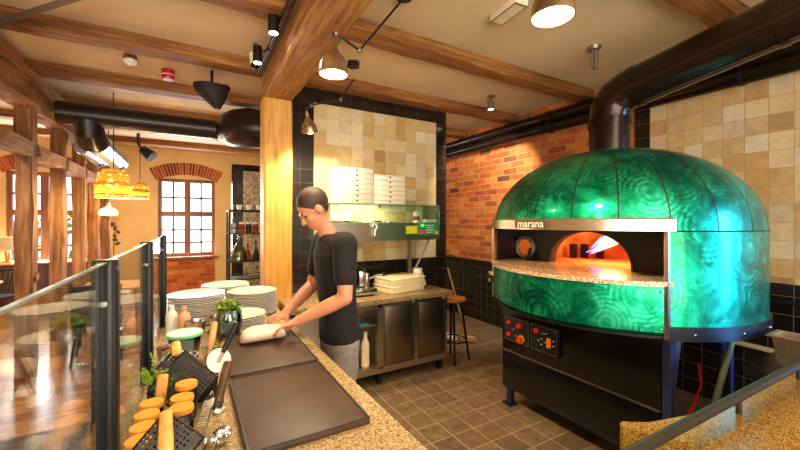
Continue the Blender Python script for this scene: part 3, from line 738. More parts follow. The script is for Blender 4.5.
# perforated pizza servers: square blade on its corner, wooden handle
def server(x, y, size, tilt, yaw, label, hl=.13, hup=.02):
    t = thing('pizza_server', label, 'pizza server', (x, y, CZ), 'perforated pizza servers')
    # local: blade in local XZ plane, handle slanting towards -Y
    R = Matrix.Translation((x, y, CZ)) @ Euler((tilt, 0, yaw)).to_matrix().to_4x4()
    bm = bmesh.new(); h = size*.5; H = size
    pts = [(0, 0, 0.0), (h*.98, 0, H*.5), (0, 0, H), (-h*.98, 0, H*.5)]
    for dy in (0, .0025):
        vs = [bm.verts.new((p[0], dy, p[2])) for p in pts]; bm.faces.new(vs if dy else list(reversed(vs)))
    me = bpy.data.meshes.new('blade'); uv = bm.loops.layers.uv.new('UVMap')
    for f in bm.faces:
        for l in f.loops:
            p = l.vert.co; l[uv].uv = ((p.x+p.z)*.707/.0125, (p.z-p.x)*.707/.0125)
    bm.transform(Matrix.Translation((-x, -y, -CZ)) @ R); bm.to_mesh(me); bm.free(); me.materials.append(M['perf'])
    o = bpy.data.objects.new('blade', me); C.objects.link(o); o.parent = t
    e = MB()
    for a, b in zip(pts, pts[1:]+pts[:1]): e.tube([(a[0], .001, a[2]), (b[0], .001, b[2])], .0035, 6)
    e.xf(R).build('blade_rim', 'black', t)
    if hl <= 0: return
    hb = MB(); ring = []
    for k, (s, w, th) in enumerate(((0, .010, .007), (.03, .016, .009), (.5, .018, .010), (.92, .018, .010), (1, .012, .006))):
        c = V((0, -.012-s*hl*.62, H+hup-s*hl*.80)); ring.append(hb.ring(c, V((w, 0, 0)), V((0, -th*.8, th*.62)), 12))
    hb.loft(ring).xf(R).build('handle', 'handle_wood', t)
server(-.050, 1.66, .22, -.40, .1, 'perforated black pizza server with wooden handle, rearmost of three', .07, .02)
server(-.028, 1.55, .235, -.38, -.05, 'perforated black pizza server without visible handle standing behind the jars', 0, 0)
server(-.062, 1.165, .19, -.33, .05, 'perforated black pizza server with long wooden handle nearest the camera', .15, .0)

# tools in a crock
t = thing('utensil_crock', 'low dark crock holding wooden slats and tools beside the baking plate', 'crock', (.045, 1.68, CZ))
MB().lathe([(0, 0), (.044, 0), (.05, .09), (.046, .09), (.041, .006), (0, .006)], (.045, 1.68, CZ), 24).build('crock_body', 'black_matte', t)
def slat(p0, p1, w, th, mat, name, label, cat, group=None, extra=None):
    p0, p1 = V(p0), V(p1); d = (p1-p0); L = d.length; d.normalize()
    sx = d.cross(V((0, 1, 0))).normalized(); sy = sx.cross(d)
    R = Matrix((( *[sx[0], sy[0], d[0]], p0[0]), (sx[1], sy[1], d[1], p0[1]), (sx[2], sy[2], d[2], p0[2]), (0, 0, 0, 1)))
    t = thing(name, label, cat, p0, group)
    hb = MB(); ring = []
    for s, k in ((0, .8), (.02, 1), (.5, 1.05), (.97, 1.1), (1, .8)): ring.append(hb.ring(V((0, 0, L*s)), V((w*k, 0, 0)), V((0, th*k, 0)), 14))
    hb.loft(ring).xf(R).build('handle', mat, t)
    if extra: extra(t, R, L)
    return t
slat((.038, 1.675, CZ+.012), (.085, 1.75, CZ+.29), .012, .009, 'slat_wood', 'wooden_spatula', 'tall pale wooden spatula standing in the dark crock', 'spatula')
slat((.05, 1.69, CZ+.012), (.125, 1.74, CZ+.20), .013, .012, 'slat_wood', 'wooden_spoon_handle', 'short yellowish wooden handle leaning from the crock', 'wooden spoon')
def wheel(t, R, L):
    MB().cyl((0, -.003, -.03), (0, .003, -.03), .046, .046, 32).xf(R).build('cutting_wheel', 'white_plastic', t)
    MB().box(-.008, .008, -.007, .007, -.04, .02).xf(R).build('fork', 'grey_metal', t)
slat((.107, 1.635, CZ+.185), (.168, 1.70, CZ+.285), .011, .010, 'black', 'pizza_cutter', 'round white pizza wheel with a black handle', 'pizza cutter', extra=wheel)
def cutter(t, R, L):
    MB().box(-.018, .018, -.012, .012, -.02, .012, .004).xf(R).build('ferrule', 'black', t)
    MB().box(-.03, .012, -.002, .002, -.038, -.015, .001).xf(R).build('blade', 'steel', t)
slat((.085, 1.53, CZ+.035), (.128, 1.61, CZ+.155), .016, .015, 'brown_wood', 'dough_cutter', 'dough cutter with thick dark brown handle leaning by the baking plate', 'cutter', extra=cutter)

t = thing('metal_grater', 'long stainless grater lying on the granite beside the ladle', 'grater', (.03, 1.35, CZ))
gb = MB(); r_ = []
R = Matrix.Translation((.030, 1.36, CZ+.045)) @ Euler((.12, 0, -.19)).to_matrix().to_4x4()
for y, w, h in ((-.15, .024, .014), (-.14, .027, .018), (.13, .022, .016), (.17, .012, .008)): r_.append([gb.bm.verts.new(p) for p in ((-w, y, -h), (w, y, -h), (w*.8, y, h), (-w*.8, y, h))])
gb.loft(r_).xf(R).build('grater_body', 'chrome', t)
gh = MB()
for i in range(18): gh.box(-.014, .014, -.12+i*.0135, -.113+i*.0135, .0145, .0172)
gh.xf(R).build('teeth', 'steel', t)
MB().tube([R @ V((-.012, .15, .0)), R @ V((0, .20, .002)), R @ V((.012, .15, .0))], .004, 8).build('hanging_loop', 'chrome', t)
t = thing('steel_ladle', 'shiny steel ladle resting on the granite next to the near baking plate', 'ladle', (.075, 1.30, CZ))
MB().lathe([(0, 0), (.016, .003), (.028, .013), (.033, .030), (.031, .030), (.026, .015), (.015, .006), (0, .003)], (0, 0, 0), 28).xf(Matrix.Translation((.088, 1.31, CZ+.004)) @ Euler((.35, -.25, 0)).to_matrix().to_4x4()).build('bowl', 'chrome', t)
MB().tube([(.078, 1.285, CZ+.03), (.06, 1.23, CZ+.05), (.03, 1.12, CZ+.02)], .005, 8).build('handle', 'chrome', t)
t = thing('steel_tongs', 'steel tongs standing in front of the cork jars by the glass', 'tongs', (-.085, 1.19, CZ))
for s_ in (-1, 1): MB().tube([(-.085+s_*.018, 1.19, CZ+.003), (-.085+s_*.014, 1.20, CZ+.05), (-.085+s_*.002, 1.21, CZ+.105)], .006, 8).build('arm', 'chrome', t)
slat((-.105, 1.53, CZ+.003), (-.092, 1.57, CZ+.165), .016, .007, 'handle_wood', 'wooden_paddle', 'rounded orange wooden paddle standing behind the jars by the glass', 'paddle')

# bowls, tubs, bottles
def bowl(x, y, R, h, label, fill=None):
    t = thing('steel_bowl', label, 'bowl', (x, y, CZ), 'small steel bowls')
    MB().lathe([(0, 0), (R*.6, 0), (R*.85, h*.4), (R*.98, h*.95), (R*1.05, h), (R*.95, h), (R*.82, h*.45), (R*.57, .006), (0, .006)], (x, y, CZ), 28).build('bowl_body', 'chrome', t)
    if fill:
        f = MB().lathe([(0, h*.72), (R*.6, h*.68), (R*.86, h*.6), (R*.7, h*.3), (0, h*.2)], (x, y, CZ), 24); leaves(f, (x, y, CZ+h*.68), 26, R*.7, .012, .009, int(x*999)); f.build('filling', fill, t)
bowl(-.055, 2.00, .078, .085, 'steel bowl of dark filling in front of the mint green tub', 'food_dark')
bowl(-.105, 2.17, .05, .085, 'small steel bowl squeezed between the mint tub and the glass', 'food_red')
bowl(.02, 2.62, .062, .095, 'steel bowl behind the mint tub on the left', 'food_red')
bowl(.155, 2.66, .06, .095, 'steel bowl behind the herb jar on the right')
bowl(.09, 2.12, .05, .07, 'steel bowl with green leaves in front of the herb jar', 'herb_dark')
t = thing('lidded_tub', 'round clear tub with a mint green rimmed lid among the bowls', 'tub', (-.035, 2.32, CZ))
MB().lathe([(0, 0), (.07, 0), (.082, .10), (.078, .10), (.066, .005), (0, .005)], (-.035, 2.32, CZ), 32).build('tub_body', 'glass_jar', t)
MB().lathe([(.074, .095), (.09, .095), (.091, .108), (.084, .112), (.078, .104)], (-.035, 2.32, CZ), 32).build('lid_rim', 'green_lid', t)
MB().lathe([(0, .1125), (.082, .1125), (.082, .104), (0, .104)], (-.035, 2.32, CZ), 32).build('lid_top', plain('pale mint lid', 'CFE8D2', .4), t)
MB().lathe([(0, .006), (.064, .006), (.072, .08), (0, .08)], (-.035, 2.32, CZ), 24).build('contents', 'white_plastic', t)
def bottle(x, y, h, r, mat, cap, label):
    t = thing('sauce_bottle', label, 'bottle', (x, y, CZ), 'sauce bottles by the glass')
    MB().lathe([(0, 0), (r, 0), (r, h*.62), (r*.9, h*.72), (r*.42, h*.84), (r*.38, h*.95), (0, h*.95)], (x, y, CZ), 20).build('bottle_body', mat, t)
    MB().lathe([(r*.44, h*.9), (r*.44, h), (0, h), ], (x, y, CZ), 16).build('cap', cap, t)
bottle(-.045, 2.70, .175, .037, 'sauce', 'sauce', 'peach coloured sauce bottle in front of the plates by the glass')
bottle(-.115, 2.76, .18, .034, 'white_plastic', 'white_plastic', 'white bottle half hidden behind the peach sauce bottle')

# dough
dm = MB(); rings = []
pts = [(.235, .012), (.245, .035), (.275, .046), (.33, .050), (.39, .048), (.44, .046), (.475, .04), (.49, .012)]
for x, r in pts:
    y = 2.235+.05*(x-.36); rings.append(dm.ring(V((x, y, CZ+.031+r*.82)), V((0, r*1.5, 0)), V((0, 0, r*.86)), 20))
dm.loft(rings)
o = dm.build('pizza_dough', 'dough', origin=(.36, 2.235, CZ+.03), angle=180); tag(o, 'pale lump of pizza dough pressed on the far baking plate', 'dough')
sb = o.modifiers.new('s', 'SUBSURF'); sb.levels = sb.render_levels = 1

# ------------------------------------------------------------------ prep cabinet behind the cook
CY0, CY1, CX0, CX1 = 3.25, 3.93, .78, 2.48
cb = thing('prep_cabinet', 'stainless kitchen base cabinet with two doors and an open bay', 'cabinet', (1.7, 3.6, 0))
WZ = .88
MB().box(CX0, 1.66, CY1-.02, CY1, .17, WZ-.05).box(CX0, 1.66, CY0+.02, CY1, .17, .19).box(CX0, 1.66, CY0, CY1, WZ-.10, WZ-.05).box(CX0, CX0+.02, CY0, CY1, .17, WZ-.05).box(1.28, 1.32, CY0, CY1, .17, WZ-.05).box(1.62, 1.68, CY0, CY1, .17, WZ-.05).box(1.68, CX1, CY0+.02, CY1, .17, WZ-.05).box(CX0, CX1, CY0, CY0+.03, .12, .185).build('carcass', 'steel', cb)
for i, (x0, x1) in enumerate(((1.70, 2.04), (2.11, 2.45))):
    d_ = MB().box(x0, x1, CY0-.012, CY0+.018, .20, WZ-.09, .003).build('door', 'steel_z', cb)
    MB().box(x1-.022, x1-.006, CY0-.02, CY0-.01, .22, WZ-.11).build('edge_grip', 'black_matte', d_)
MB().box(2.05, 2.10, CY0-.005, CY0+.02, .185, WZ-.05).box(2.455, CX1, CY0-.005, CY0+.02, .185, WZ-.05).build('stile', 'steel', cb)
for x in (CX0+.06, 1.66, CX1-.06):
    for y in (CY0+.06, CY1-.06): MB().box(x-.022, x+.022, y-.022, y+.022, 0, .17).build('leg', 'black', cb)
MB().box(1.34, 1.61, CY0+.03, CY1-.05, .60, .615).build('bay_shelf', 'steel', cb)
o = MB().box(.74, 2.53, 3.2, 3.94, WZ-.05, WZ, .004).build('worktop', 'granite_work', origin=(1.6, 3.55, WZ-.05)); tag(o, 'dark speckled granite worktop on the stainless cabinet', 'worktop')
o = MB().box(1.40, 1.54, 3.28, 3.40, .615, .625, .003).build('phone', 'teal_card', origin=(1.47, 3.34, .615)); tag(o, 'teal phone lying on the bay shelf of the steel cabinet', 'phone')
for i, (x, h, r, m) in enumerate(((1.40, .25, .05, 'white_plastic'), (1.53, .34, .042, 'linen'))):
    t = thing('cleaner_bottle', ('short white bottle on the left in the open cabinet bay', 'taller pale bottle on the right in the open cabinet bay')[i], 'bottle', (x, 3.36, .19), 'bottles in the cabinet bay')
    MB().lathe([(0, 0), (r, 0), (r, h*.65), (r*.45, h*.82), (r*.4, h*.9), (0, h*.9)], (x, 3.36, .19), 18).build('bottle_body', m, t)
    MB().lathe([(r*.5, h*.86), (r*.5, h), (0, h)], (x, 3.36, .19), 14).build('cap', m, t)
# dough trays
def tray(z, label):
    t = thing('dough_tray', label, 'tray', (2.03, 3.53, z), 'dough trays on the worktop')
    R = Matrix.Translation((2.03, 3.535, z)) @ Matrix.Rotation(.19, 4, 'Z')
    MB().box(-.235, .235, -.165, .165, 0, .072, .012).xf(R).build('tray_body', 'cream_plastic', t)
    MB().box(-.245, .245, -.175, .175, .066, .08, .005).xf(R).build('rim', 'white_plastic', t)
    return t
tray(WZ, 'cream plastic dough tray, bottom one of the two stacked trays'); t2 = tray(WZ+.08, 'cream plastic dough tray, top one of the two stacked trays')
R = Matrix.Translation((2.03, 3.535, WZ+.16)) @ Matrix.Rotation(.19, 4, 'Z')
MB().box(-.225, .225, -.155, .155, -.004, .006, .003).xf(R).build('lid', 'cream_plastic', t2)
t = thing('paper_roll', 'white kitchen paper roll standing behind the cream trays', 'paper roll', (2.33, 3.62, WZ))
MB().lathe([(.02, 0), (.06, 0), (.06, .22), (.02, .22), (.02, 0)], (2.33, 3.62, WZ), 24).build('roll', 'white_plastic', t)
MB().poly([(2.38, 3.60, WZ+.21), (2.43, 3.58, WZ+.02), (2.36, 3.55, WZ+.005), (2.33, 3.56, WZ+.21)], (0, .003, 0)).build('loose_sheet', 'white_plastic', t)
t = thing('meat_slicer', 'small chrome slicer machine on the worktop next to the cream trays', 'slicer', (1.52, 3.5, WZ))
MB().box(1.38, 1.68, 3.38, 3.64, WZ+.015, WZ+.08, .015).build('base', 'chrome', t)
for x in (1.42, 1.64):
    for y in (3.42, 3.6): MB().cyl((x, y, WZ), (x, y, WZ+.02), .015, .015, 12).build('foot', 'black', t)
MB().cyl((1.50, 3.52, WZ+.20), (1.50, 3.49, WZ+.20), .115, .115, 36).build('blade', 'chrome', t)
MB().lathe([(0, 0), (.06, .0), (.075, .05), (.06, .1), (0, .11)], (0, 0, 0), 24).xf(Matrix.Translation((1.47, 3.53, WZ+.17)) @ Matrix.Rotation(-PI/2, 4, 'X')).build('motor', 'white_plastic', t)
MB().box(1.56, 1.60, 3.40, 3.60, WZ+.08, WZ+.24, .008).build('carriage', 'steel', t)
MB().tube([(1.6, 3.44, WZ+.17), (1.68, 3.40, WZ+.21), (1.74, 3.38, WZ+.215)], .011, 10).build('handle', 'chrome', t)
MB().ell((1.75, 3.375, WZ+.217), .02).build('knob', 'black', t)

# topping display with glass cover
TZ, TY0, TY1, TX0, TX1 = 1.44, 3.55, 3.93, 1.22, 2.60
td = thing('topping_display', 'long stainless topping cooler with a glass cover hung on the tile wall', 'food display', (1.9, 3.74, TZ))
MB().box(TX0, TX1, TY0, TY1, TZ, TZ+.035, .004).box(TX0, TX1, TY0, TY0+.02, TZ+.03, TZ+.2).box(TX0, TX1, TY1-.02, TY1, TZ+.03, TZ+.2).box(TX0, TX0+.02, TY0, TY1, TZ+.03, TZ+.2).box(TX1-.5, TX1, TY0+.02, TY1-.02, TZ+.03, TZ+.2).build('body', 'steel', td)
MB().box(TX0, TX1-.02, TY0-.006, TY0+.0, TZ+.0, TZ+.045).build('trim_strip', 'steel', td)
pans = 6; w = (TX1-.55-TX0-.05)/pans
for i in range(pans):
    x = TX0+.04+i*w
    p = MB().box(x, x+w-.012, TY0+.03, TY1-.03, TZ+.06, TZ+.205, .006).build('food_pan', 'grey_metal', td)
    b = MB().box(x+.01, x+w-.022, TY0+.04, TY1-.04, TZ+.2, TZ+.211); leaves(b, (x+w/2, (TY0+TY1)/2, TZ+.212), 20, .06, .008, .014, i); b.build('topping', ('food_red', 'food_dark', 'herb_dark', 'cream_plastic', 'food_dark', 'grey_metal')[i], p)
GZ = 1.843
MB().box(TX0, TX1, TY0, TY0+.005, TZ+.2, GZ).box(TX0, TX0+.005, TY0, TY1, TZ+.2, GZ).box(TX1-.005, TX1, TY0, TY1, TZ+.06, GZ).build('glass_front', 'glass_green', td, smooth=False)
MB().box(TX0, TX1, TY0-.005, TY1, GZ, GZ+.006).build('glass_top', 'glass_green', td, smooth=False)
MB().box(TX0, TX1, TY0-.007, TY0-.004, GZ-.001, GZ+.007).box(TX1, TX1+.002, TY0, TY1, GZ-.001, GZ+.007).box(TX1, TX1+.002, TY0-.004, TY0+.002, TZ+.05, GZ).build('glass_rim', 'glass_edge_green', td, smooth=False)
MB().box(1.78, 1.80, TY0-.008, TY0+.01, GZ-.04, GZ+.0).build('glass_clip', 'steel', td)
MB().box(2.13, 2.28, TY0-.009, TY0-.004, TZ+.075, TZ+.165).build('yellow_label', 'label_yellow', td)
cpn = MB().box(2.29, 2.585, TY0-.010, TY0-.004, TZ+.055, TZ+.205).build('control_panel', 'display_green', td)
MB().box(2.31, 2.37, TY0-.014, TY0-.009, TZ+.075, TZ+.115).build('red_display', 'red_bright', cpn)
MB().box(2.33, 2.37, TY0-.014, TY0-.009, TZ+.155, TZ+.185).build('green_lamp', emis('green lamp', '2EE86A', 1.5), cpn)
for k in range(4): MB().box(2.40, 2.50+.02*(k % 2), TY0-.012, TY0-.009, TZ+.085+k*.027, TZ+.092+k*.027).build('panel_marking', 'white_plastic', cpn)
MB().box(2.53, 2.575, TY0-.012, TY0-.009, TZ+.065, TZ+.10).build('yellow_mark', 'label_yellow', cpn)
MB().box(2.20, 2.235, 3.60, 3.635, WZ, TZ).build('leg', 'grey_metal', td)
MB().tube([(2.235, 3.62, WZ+.1), (2.50, 3.62, TZ)], .014, 4).build('brace', 'grey_metal', td)
o = MB().tube([(1.70, TY0-.014, TZ+.16), (1.70, TY0-.03, TZ+.185), (1.735, TY0-.03, TZ+.185), (1.745, TY0-.03, TZ+.15), (1.72, TY0-.03, TZ+.12), (1.715, TY0-.03, TZ+.06)], .010, 8).build('towel_hook', 'white_plastic', origin=(1.72, TY0-.01, TZ+.1)); tag(o, 'small white curved hook on the front of the topping cooler', 'hook')
t = thing('spice_jar', 'white jar with a red label at the right end inside the glass cover', 'jar', (2.38, 3.72, TZ+.2))
MB().lathe([(0, 0), (.042, 0), (.042, .11), (.034, .12), (0, .12)], (2.38, 3.72, TZ+.2), 20).build('jar_body', 'white_plastic', t)
MB().lathe([(.0425, .03), (.043, .03), (.043, .08), (.0425, .08)], (2.38, 3.72, TZ+.2), 20).build('label_band', 'red', t)
MB().lathe([(.038, .118), (.038, .14), (0, .14)], (2.38, 3.72, TZ+.2), 20).build('lid', 'white_plastic', t)
o = MB().box(2.30, 2.46, 3.60, 3.70, TZ+.2, TZ+.24, .004).build('paper_stack', 'white_plastic', origin=(2.38, 3.65, TZ+.2)); o.location.x += .14; tag(o, 'low white paper stack beside the jar inside the glass cover', 'paper')
# pizza boxes
bx = None
def pizza_box(loc, label, grp):
    global bx
    if bx is None:
        bx = thing('pizza_box', label, 'box', loc, grp)
        MB().box(-.193, .193, -.19, .19, 0, .0525, .002).xf(Matrix.Translation(loc)).build('box_body', 'cardboard', bx)
        MB().box(-.193, .193, -.192, -.19, .040, .0425).box(-.1945, -.193, -.19, .19, .030, .0325).box(-.012, .012, -.193, -.19, .020, .034).xf(Matrix.Translation(loc)).build('flap_line', 'slit', bx)
        return bx
    return dup(bx, loc, label, grp)
nm = ('bottom', 'second from the bottom', 'third from the bottom', 'fourth from the bottom', 'fifth from the bottom', 'sixth from the bottom', 'topmost')
for s_, x, n in (('left', 1.525, 7), ('right', 1.925, 6)):
    for k in range(n):
        pizza_box((x+random.uniform(-.004, .004), 3.745+random.uniform(-.004, .004), GZ+.006+k*.0545), 'white pizza box, %s in the %s stack on the glass cover' % (nm[k] if k < n-1 else 'topmost', s_), 'pizza boxes in the %s stack' % s_)
for k in range(3):
    o = MB().box(-.13, .13, -.1, .1, 0, .012, .002).build('paper_tray', 'cardboard', origin=(2.30, 3.70, GZ+.006+k*.0125)); tag(o, 'thin white paper tray on the glass cover, %s of three' % ('lowest', 'middle', 'uppermost')[k], 'tray', 'paper trays')

# stool, broom, shoe
SX, SY = 2.70, 3.42
t = thing('bar_stool', 'tall stool with a round wooden seat and black legs beside the cabinet', 'stool', (SX, SY, 0))
MB().lathe([(0, .705), (.13, .705), (.155, .715), (.16, .73), (.155, .745), (.13, .75), (0, .742)], (SX, SY, 0), 32).build('seat', 'seat_wood', t)
for i in range(4):
    a = PI/4+i*PI/2+.25; MB().tube([(SX+.10*math.cos(a), SY+.10*math.sin(a), .71), (SX+.20*math.cos(a), SY+.20*math.sin(a), 0)], [.016, .014], 10).build('leg', 'black', t)
tor = MB(); rings = []
for i in range(32):
    a = 2*PI*i/32; rings.append(tor.ring(V((SX+.172*math.cos(a), SY+.172*math.sin(a), .25)), V((math.cos(a), math.sin(a), 0))*.008, V((0, 0, .008)), 8))
tor.loft(rings, False, True).build('foot_ring', 'black', t)
t = thing('broom', 'wooden broom leaning against the black tiled corner behind the stool', 'broom', (3.2, 3.82, 0))
MB().tube([(3.02, 3.93, 1.02), (3.24, 3.80, .10)], .014, 10).build('broomstick', 'slat_wood', t)
MB().tube([(3.16, 3.86, .085), (3.35, 3.75, .05)], [.035, .032], 10).build('broom_head', 'leather', t)
MB().tube([(3.17, 3.85, .05), (3.35, 3.74, .022)], [.03, .03], 8).xf(Matrix.Translation((0, 0, -.0))).build('bristles', 'leather', t)
o = MB().ell((3.10, 3.98, .05), (.06, .13, .05), 14, 8).build('white_clog', 'white_plastic', origin=(3.1, 3.98, 0)); tag(o, 'white clog lying on the floor behind the stool legs', 'shoe')

# ------------------------------------------------------------------ near right counter with rail
rc = thing('corner_counter', 'golden granite side counter at the lower right in front of the oven', 'counter', (2.1, .4, 0))
MB().poly([(1.325, .722, CZ-.15), (1.312, .705, CZ-.15), (1.41, .516, CZ-.15), (1.62, .06, CZ-.15), (3.3, .06, CZ-.15), (3.3, .52, CZ-.15), (2.63, .55, CZ-.15), (1.675, .605, CZ-.15), (1.42, .675, CZ-.15), (1.345, .724, CZ-.15)], (0, 0, .15)).build('granite_top', 'granite_gold', rc)
MB().poly([(1.42, .62, .08), (1.66, .1, .08), (3.25, .1, .08), (3.25, .50, .08), (1.7, .57, .08)], (0, 0, CZ-.23)).build('counter_body', 'brown_wood', rc)
MB().poly([(1.46, .58, 0), (1.70, .12, 0), (3.2, .12, 0), (3.2, .48, 0), (1.7, .54, 0)], (0, 0, .08)).build('plinth', 'black', rc)
MB().box(2.6, 3.2, .49, .76, .82, .86).build('back_ledge', 'black', rc)
gr = thing('counter_rail', 'low dark olive rail running along the back edge of the golden granite counter', 'rail', (2.0, .51, CZ))
RA, RB = V((1.02, .56, .993)), V((3.25, .485, 1.0))
MB().tube([RA, RB], .017, 16).build('top_rail', 'rail_olive', gr)
for k in (.34, .62, .93):
    p = RA.lerp(RB, k); MB().cyl((p.x, p.y, CZ), (p.x, p.y, .975), .010, .010, 12).build('rail_post', 'rail_olive', gr)
t = thing('steel_container', 'square steel food container with a wide rim at the right picture edge', 'container', (2.86, .62, .86))
cx_, cy_ = 2.86, .62
cb_ = MB(); cb_.loft([[cb_.bm.verts.new((cx_+sx*w, cy_+sy*w2, .86+z)) for sx, sy in ((-1,-1),(1,-1),(1,1),(-1,1))] for w, w2, z in ((.05, .06, 0), (.072, .08, .155), (.095, .10, .157), (.095, .10, .163), (.068, .076, .163), (.048, .058, .01))]).build('container_body', 'steel', t)

# ------------------------------------------------------------------ lamps
def cone_lamp(x, y, z, label, pts, tilt=(0, 0), canopy=None, s=1.0, power=60):
    t = thing('cone_lamp', label, 'lamp', (x, y, z), 'conical lamps on swing arms')
    R = Matrix.Translation((x, y, z)) @ Euler((tilt[0], tilt[1], 0)).to_matrix().to_4x4() @ Matrix.Scale(s, 4)
    prof = [(.085, 0), (.088, .004), (.082, .06), (.066, .10), (.040, .135), (.025, .16), (.021, .20), (.012, .235), (.0, .24)]
    MB().lathe(prof, n=40).xf(R).build('lamp_shade', 'lampshade_metal', t)
    MB().lathe([(.082, .003), (.078, .055), (.062, .095), (.035, .13), (0, .14)], n=40).xf(R).build('shade_lining', 'shade_in', t)
    MB().ell((0, 0, .038), (.062, .062, .05), 24, 12).xf(R).build('bulb', 'bulb', t)
    MB().tube([R @ V((0, 0, .238)), R @ V((0, 0, .26))]+[V(p) for p in pts], .008, 8).build('swing_arm', 'black', t)
    for p in pts[:-1]: MB().ell(p, .018, 12, 8).build('arm_joint', 'grey_metal', t)
    if canopy: MB().cyl((*canopy, CEIL-.045), (*canopy, CEIL), .06, .06, 24).build('ceiling_canopy', 'black_matte', t)
    L = bpy.data.lights.new('lamp_light', 'SPOT'); L.energy = power; L.color = (1, .78, .48); L.shadow_soft_size = .05; L.spot_size = math.radians(140); L.spot_blend = .6
    lo = bpy.data.objects.new('lamp_light', L); C.objects.link(lo); lo.location = (x, y, z-.03); lo.rotation_euler = (tilt[0], tilt[1], 0)
    return t
cone_lamp(1.30, .98, 2.50, 'conical nickel lamp hanging closest to the oven at the top edge', [(1.31, .98, 2.9), (1.5, .9, 3.2)], (0, 0), (1.5, .9), 1.0, 55)
cone_lamp(.745, 2.10, 2.545, 'conical nickel lamp in front of the oak main beam', [(.76, 2.10, 2.80), (.93, 2.13, 2.75), (1.276, 2.15, 3.21)], (0, 0), (1.276, 2.15), 1.0, 55)
cone_lamp(.975, 3.40, 2.50, 'conical nickel lamp glowing beside the pine pillar by the tile panel', [(.98, 3.39, 2.76), (1.27, 3.37, 2.86), (1.40, 3.36, 3.08)], (.22, -.25), (1.40, 3.36), .85, 85)

def spot(x, y, z, label, mount, ln=.11, r=.035, col=(1, .85, .62), power=14, mat='black', aim=None):
    t = thing('spotlight', label, 'spotlight', (x, y, z), 'ceiling spotlights')
    MB().cyl((x, y, z), (x, y, z+ln), r, r, 20).build('lamp_can', mat, t)
    MB().cyl((x, y, z+.004), (x, y, z-.002), r*.8, r*.8, 20).build('lens', 'bulb_spot', t)
    if mount: MB().tube([(x, y, z+ln*.8), mount[0]]+mount[1:], .009, 8).build('stem', 'black', t)
    L = bpy.data.lights.new('spot_light', 'SPOT'); L.energy = power; L.color = col; L.shadow_soft_size = .03; L.spot_size = math.radians(105); L.spot_blend = .5
    lo = bpy.data.objects.new('spot_light', L); C.objects.link(lo); lo.location = (x, y, z-.02)
    if aim: lo.rotation_euler = (V(aim)-V((x, y, z))).to_track_quat('-Z', 'Y').to_euler()
    return t
tr = MB().box(.535, .575, .8, 3.62, 3.06, 3.10, .003).build('light_track', 'black', origin=(.555, 2.2, 3.06)); tag(tr, 'thin black lighting track along the left side of the main beam', 'track')
spot(.50, 2.66, 2.99, 'black spotlight higher up the track, nearer the top edge', [(.55, 2.66, 3.08)], .12, .038, power=35, aim=(.3, 2.2, .9))
spot(.455, 3.08, 2.93, 'black spotlight lower on the track beside the white camera', [(.5, 3.08, 3.03), (.55, 3.08, 3.07)], .13, .036, power=35, aim=(.2, 3.1, .9))
spot(3.285, 3.38, 3.08, 'small ceiling spotlight in front of the brick wall', [(3.285, 3.38, CEIL)], .10, .04, power=150, mat='grey_metal', aim=(4.2, 5.0, 1.3))
MB_ = MB().cyl((3.285, 3.38, CEIL-.015), (3.285, 3.38, CEIL), .05, .05, 20); tag(MB_.build('spot_mount', 'grey_metal', origin=(3.285, 3.38, CEIL-.015)), 'round ceiling mount plate above the small spotlight by the brick wall', 'mount')
def security_camera():
    t = thing('security_camera', 'white dome security camera under the joist beside the track', 'security camera', (.487, 3.44, 3.05))
    MB().cyl((.487, 3.44, 3.06), (.487, 3.44, 3.15), .042, .05, 20).build('housing', 'white_plastic', t)
    MB().tube([(.487, 3.44, 3.15), (.487, 3.44, CEIL)], .016, 12).build('bracket', 'grey_metal', t)
    MB().ell((.487, 3.43, 3.05), .036, 20, 12).build('lens_dome', 'black_gloss', t)
security_camera()
t = thing('smoke_detector', 'white round smoke detector on the ceiling', 'smoke detector', (-.515, 4.3, CEIL-.08))
MB().lathe([(0, -.09), (.03, -.09), (.035, -.075), (.055, -.07), (.06, -.05), (.055, -.04)], (-.515, 4.3, CEIL), 24).build('sensor_head', 'white_plastic', t)
MB().lathe([(.05, -.05), (.06, -.035), (.05, 0), (0, 0)], (-.515, 4.3, CEIL), 24).build('base', 'grey_metal', t)
t = thing('fire_alarm', 'red fire alarm sounder on the ceiling next to the smoke detector', 'alarm', (-.22, 4.51, CEIL-.1))
MB().lathe([(0, -.1), (.05, -.1), (.06, -.07), (.06, -.045), (0, -.045)], (-.22, 4.51, CEIL), 24).build('red_dome', 'red', t)
MB().lathe([(.055, -.055), (.063, -.05), (.063, 0), (0, 0)], (-.22, 4.51, CEIL), 24).build('base', 'red', t)
MB().lathe([(.062, -.06), (.065, -.055), (.062, -.05)], (-.22, 4.51, CEIL), 24).build('white_band', 'white_plastic', t)
t = thing('exit_light', 'flat white emergency light box on the ceiling', 'emergency light', (2.04, 1.92, CEIL-.06))
R = Matrix.Translation((2.04, 1.92, CEIL)) @ Matrix.Rotation(1.48, 4, 'Z')
MB().box(-.14, .14, -.06, .06, -.05, 0, .006).xf(R).build('housing', 'white_plastic', t)
MB().box(-.13, .13, -.05, .05, -.056, -.049).xf(R).build('diffuser', 'linen', t)
f = MB()
for q in ((-.135, .135, -.055, -.049), (-.135, .135, .049, .055), (-.135, -.129, -.055, .055), (.129, .135, -.055, .055)): f.box(*q, -.058, -.05)
f.xf(R).build('frame', 'grey_metal', t)
t = thing('ceiling_sensor', 'small silver ceiling fitting with two rods over the green oven', 'ceiling fitting', (3.18, 1.96, CEIL-.2))
MB().lathe([(0, -.03), (.05, -.03), (.06, 0), (0, 0)], (3.18, 1.96, CEIL), 20).build('mount', 'grey_metal', t)
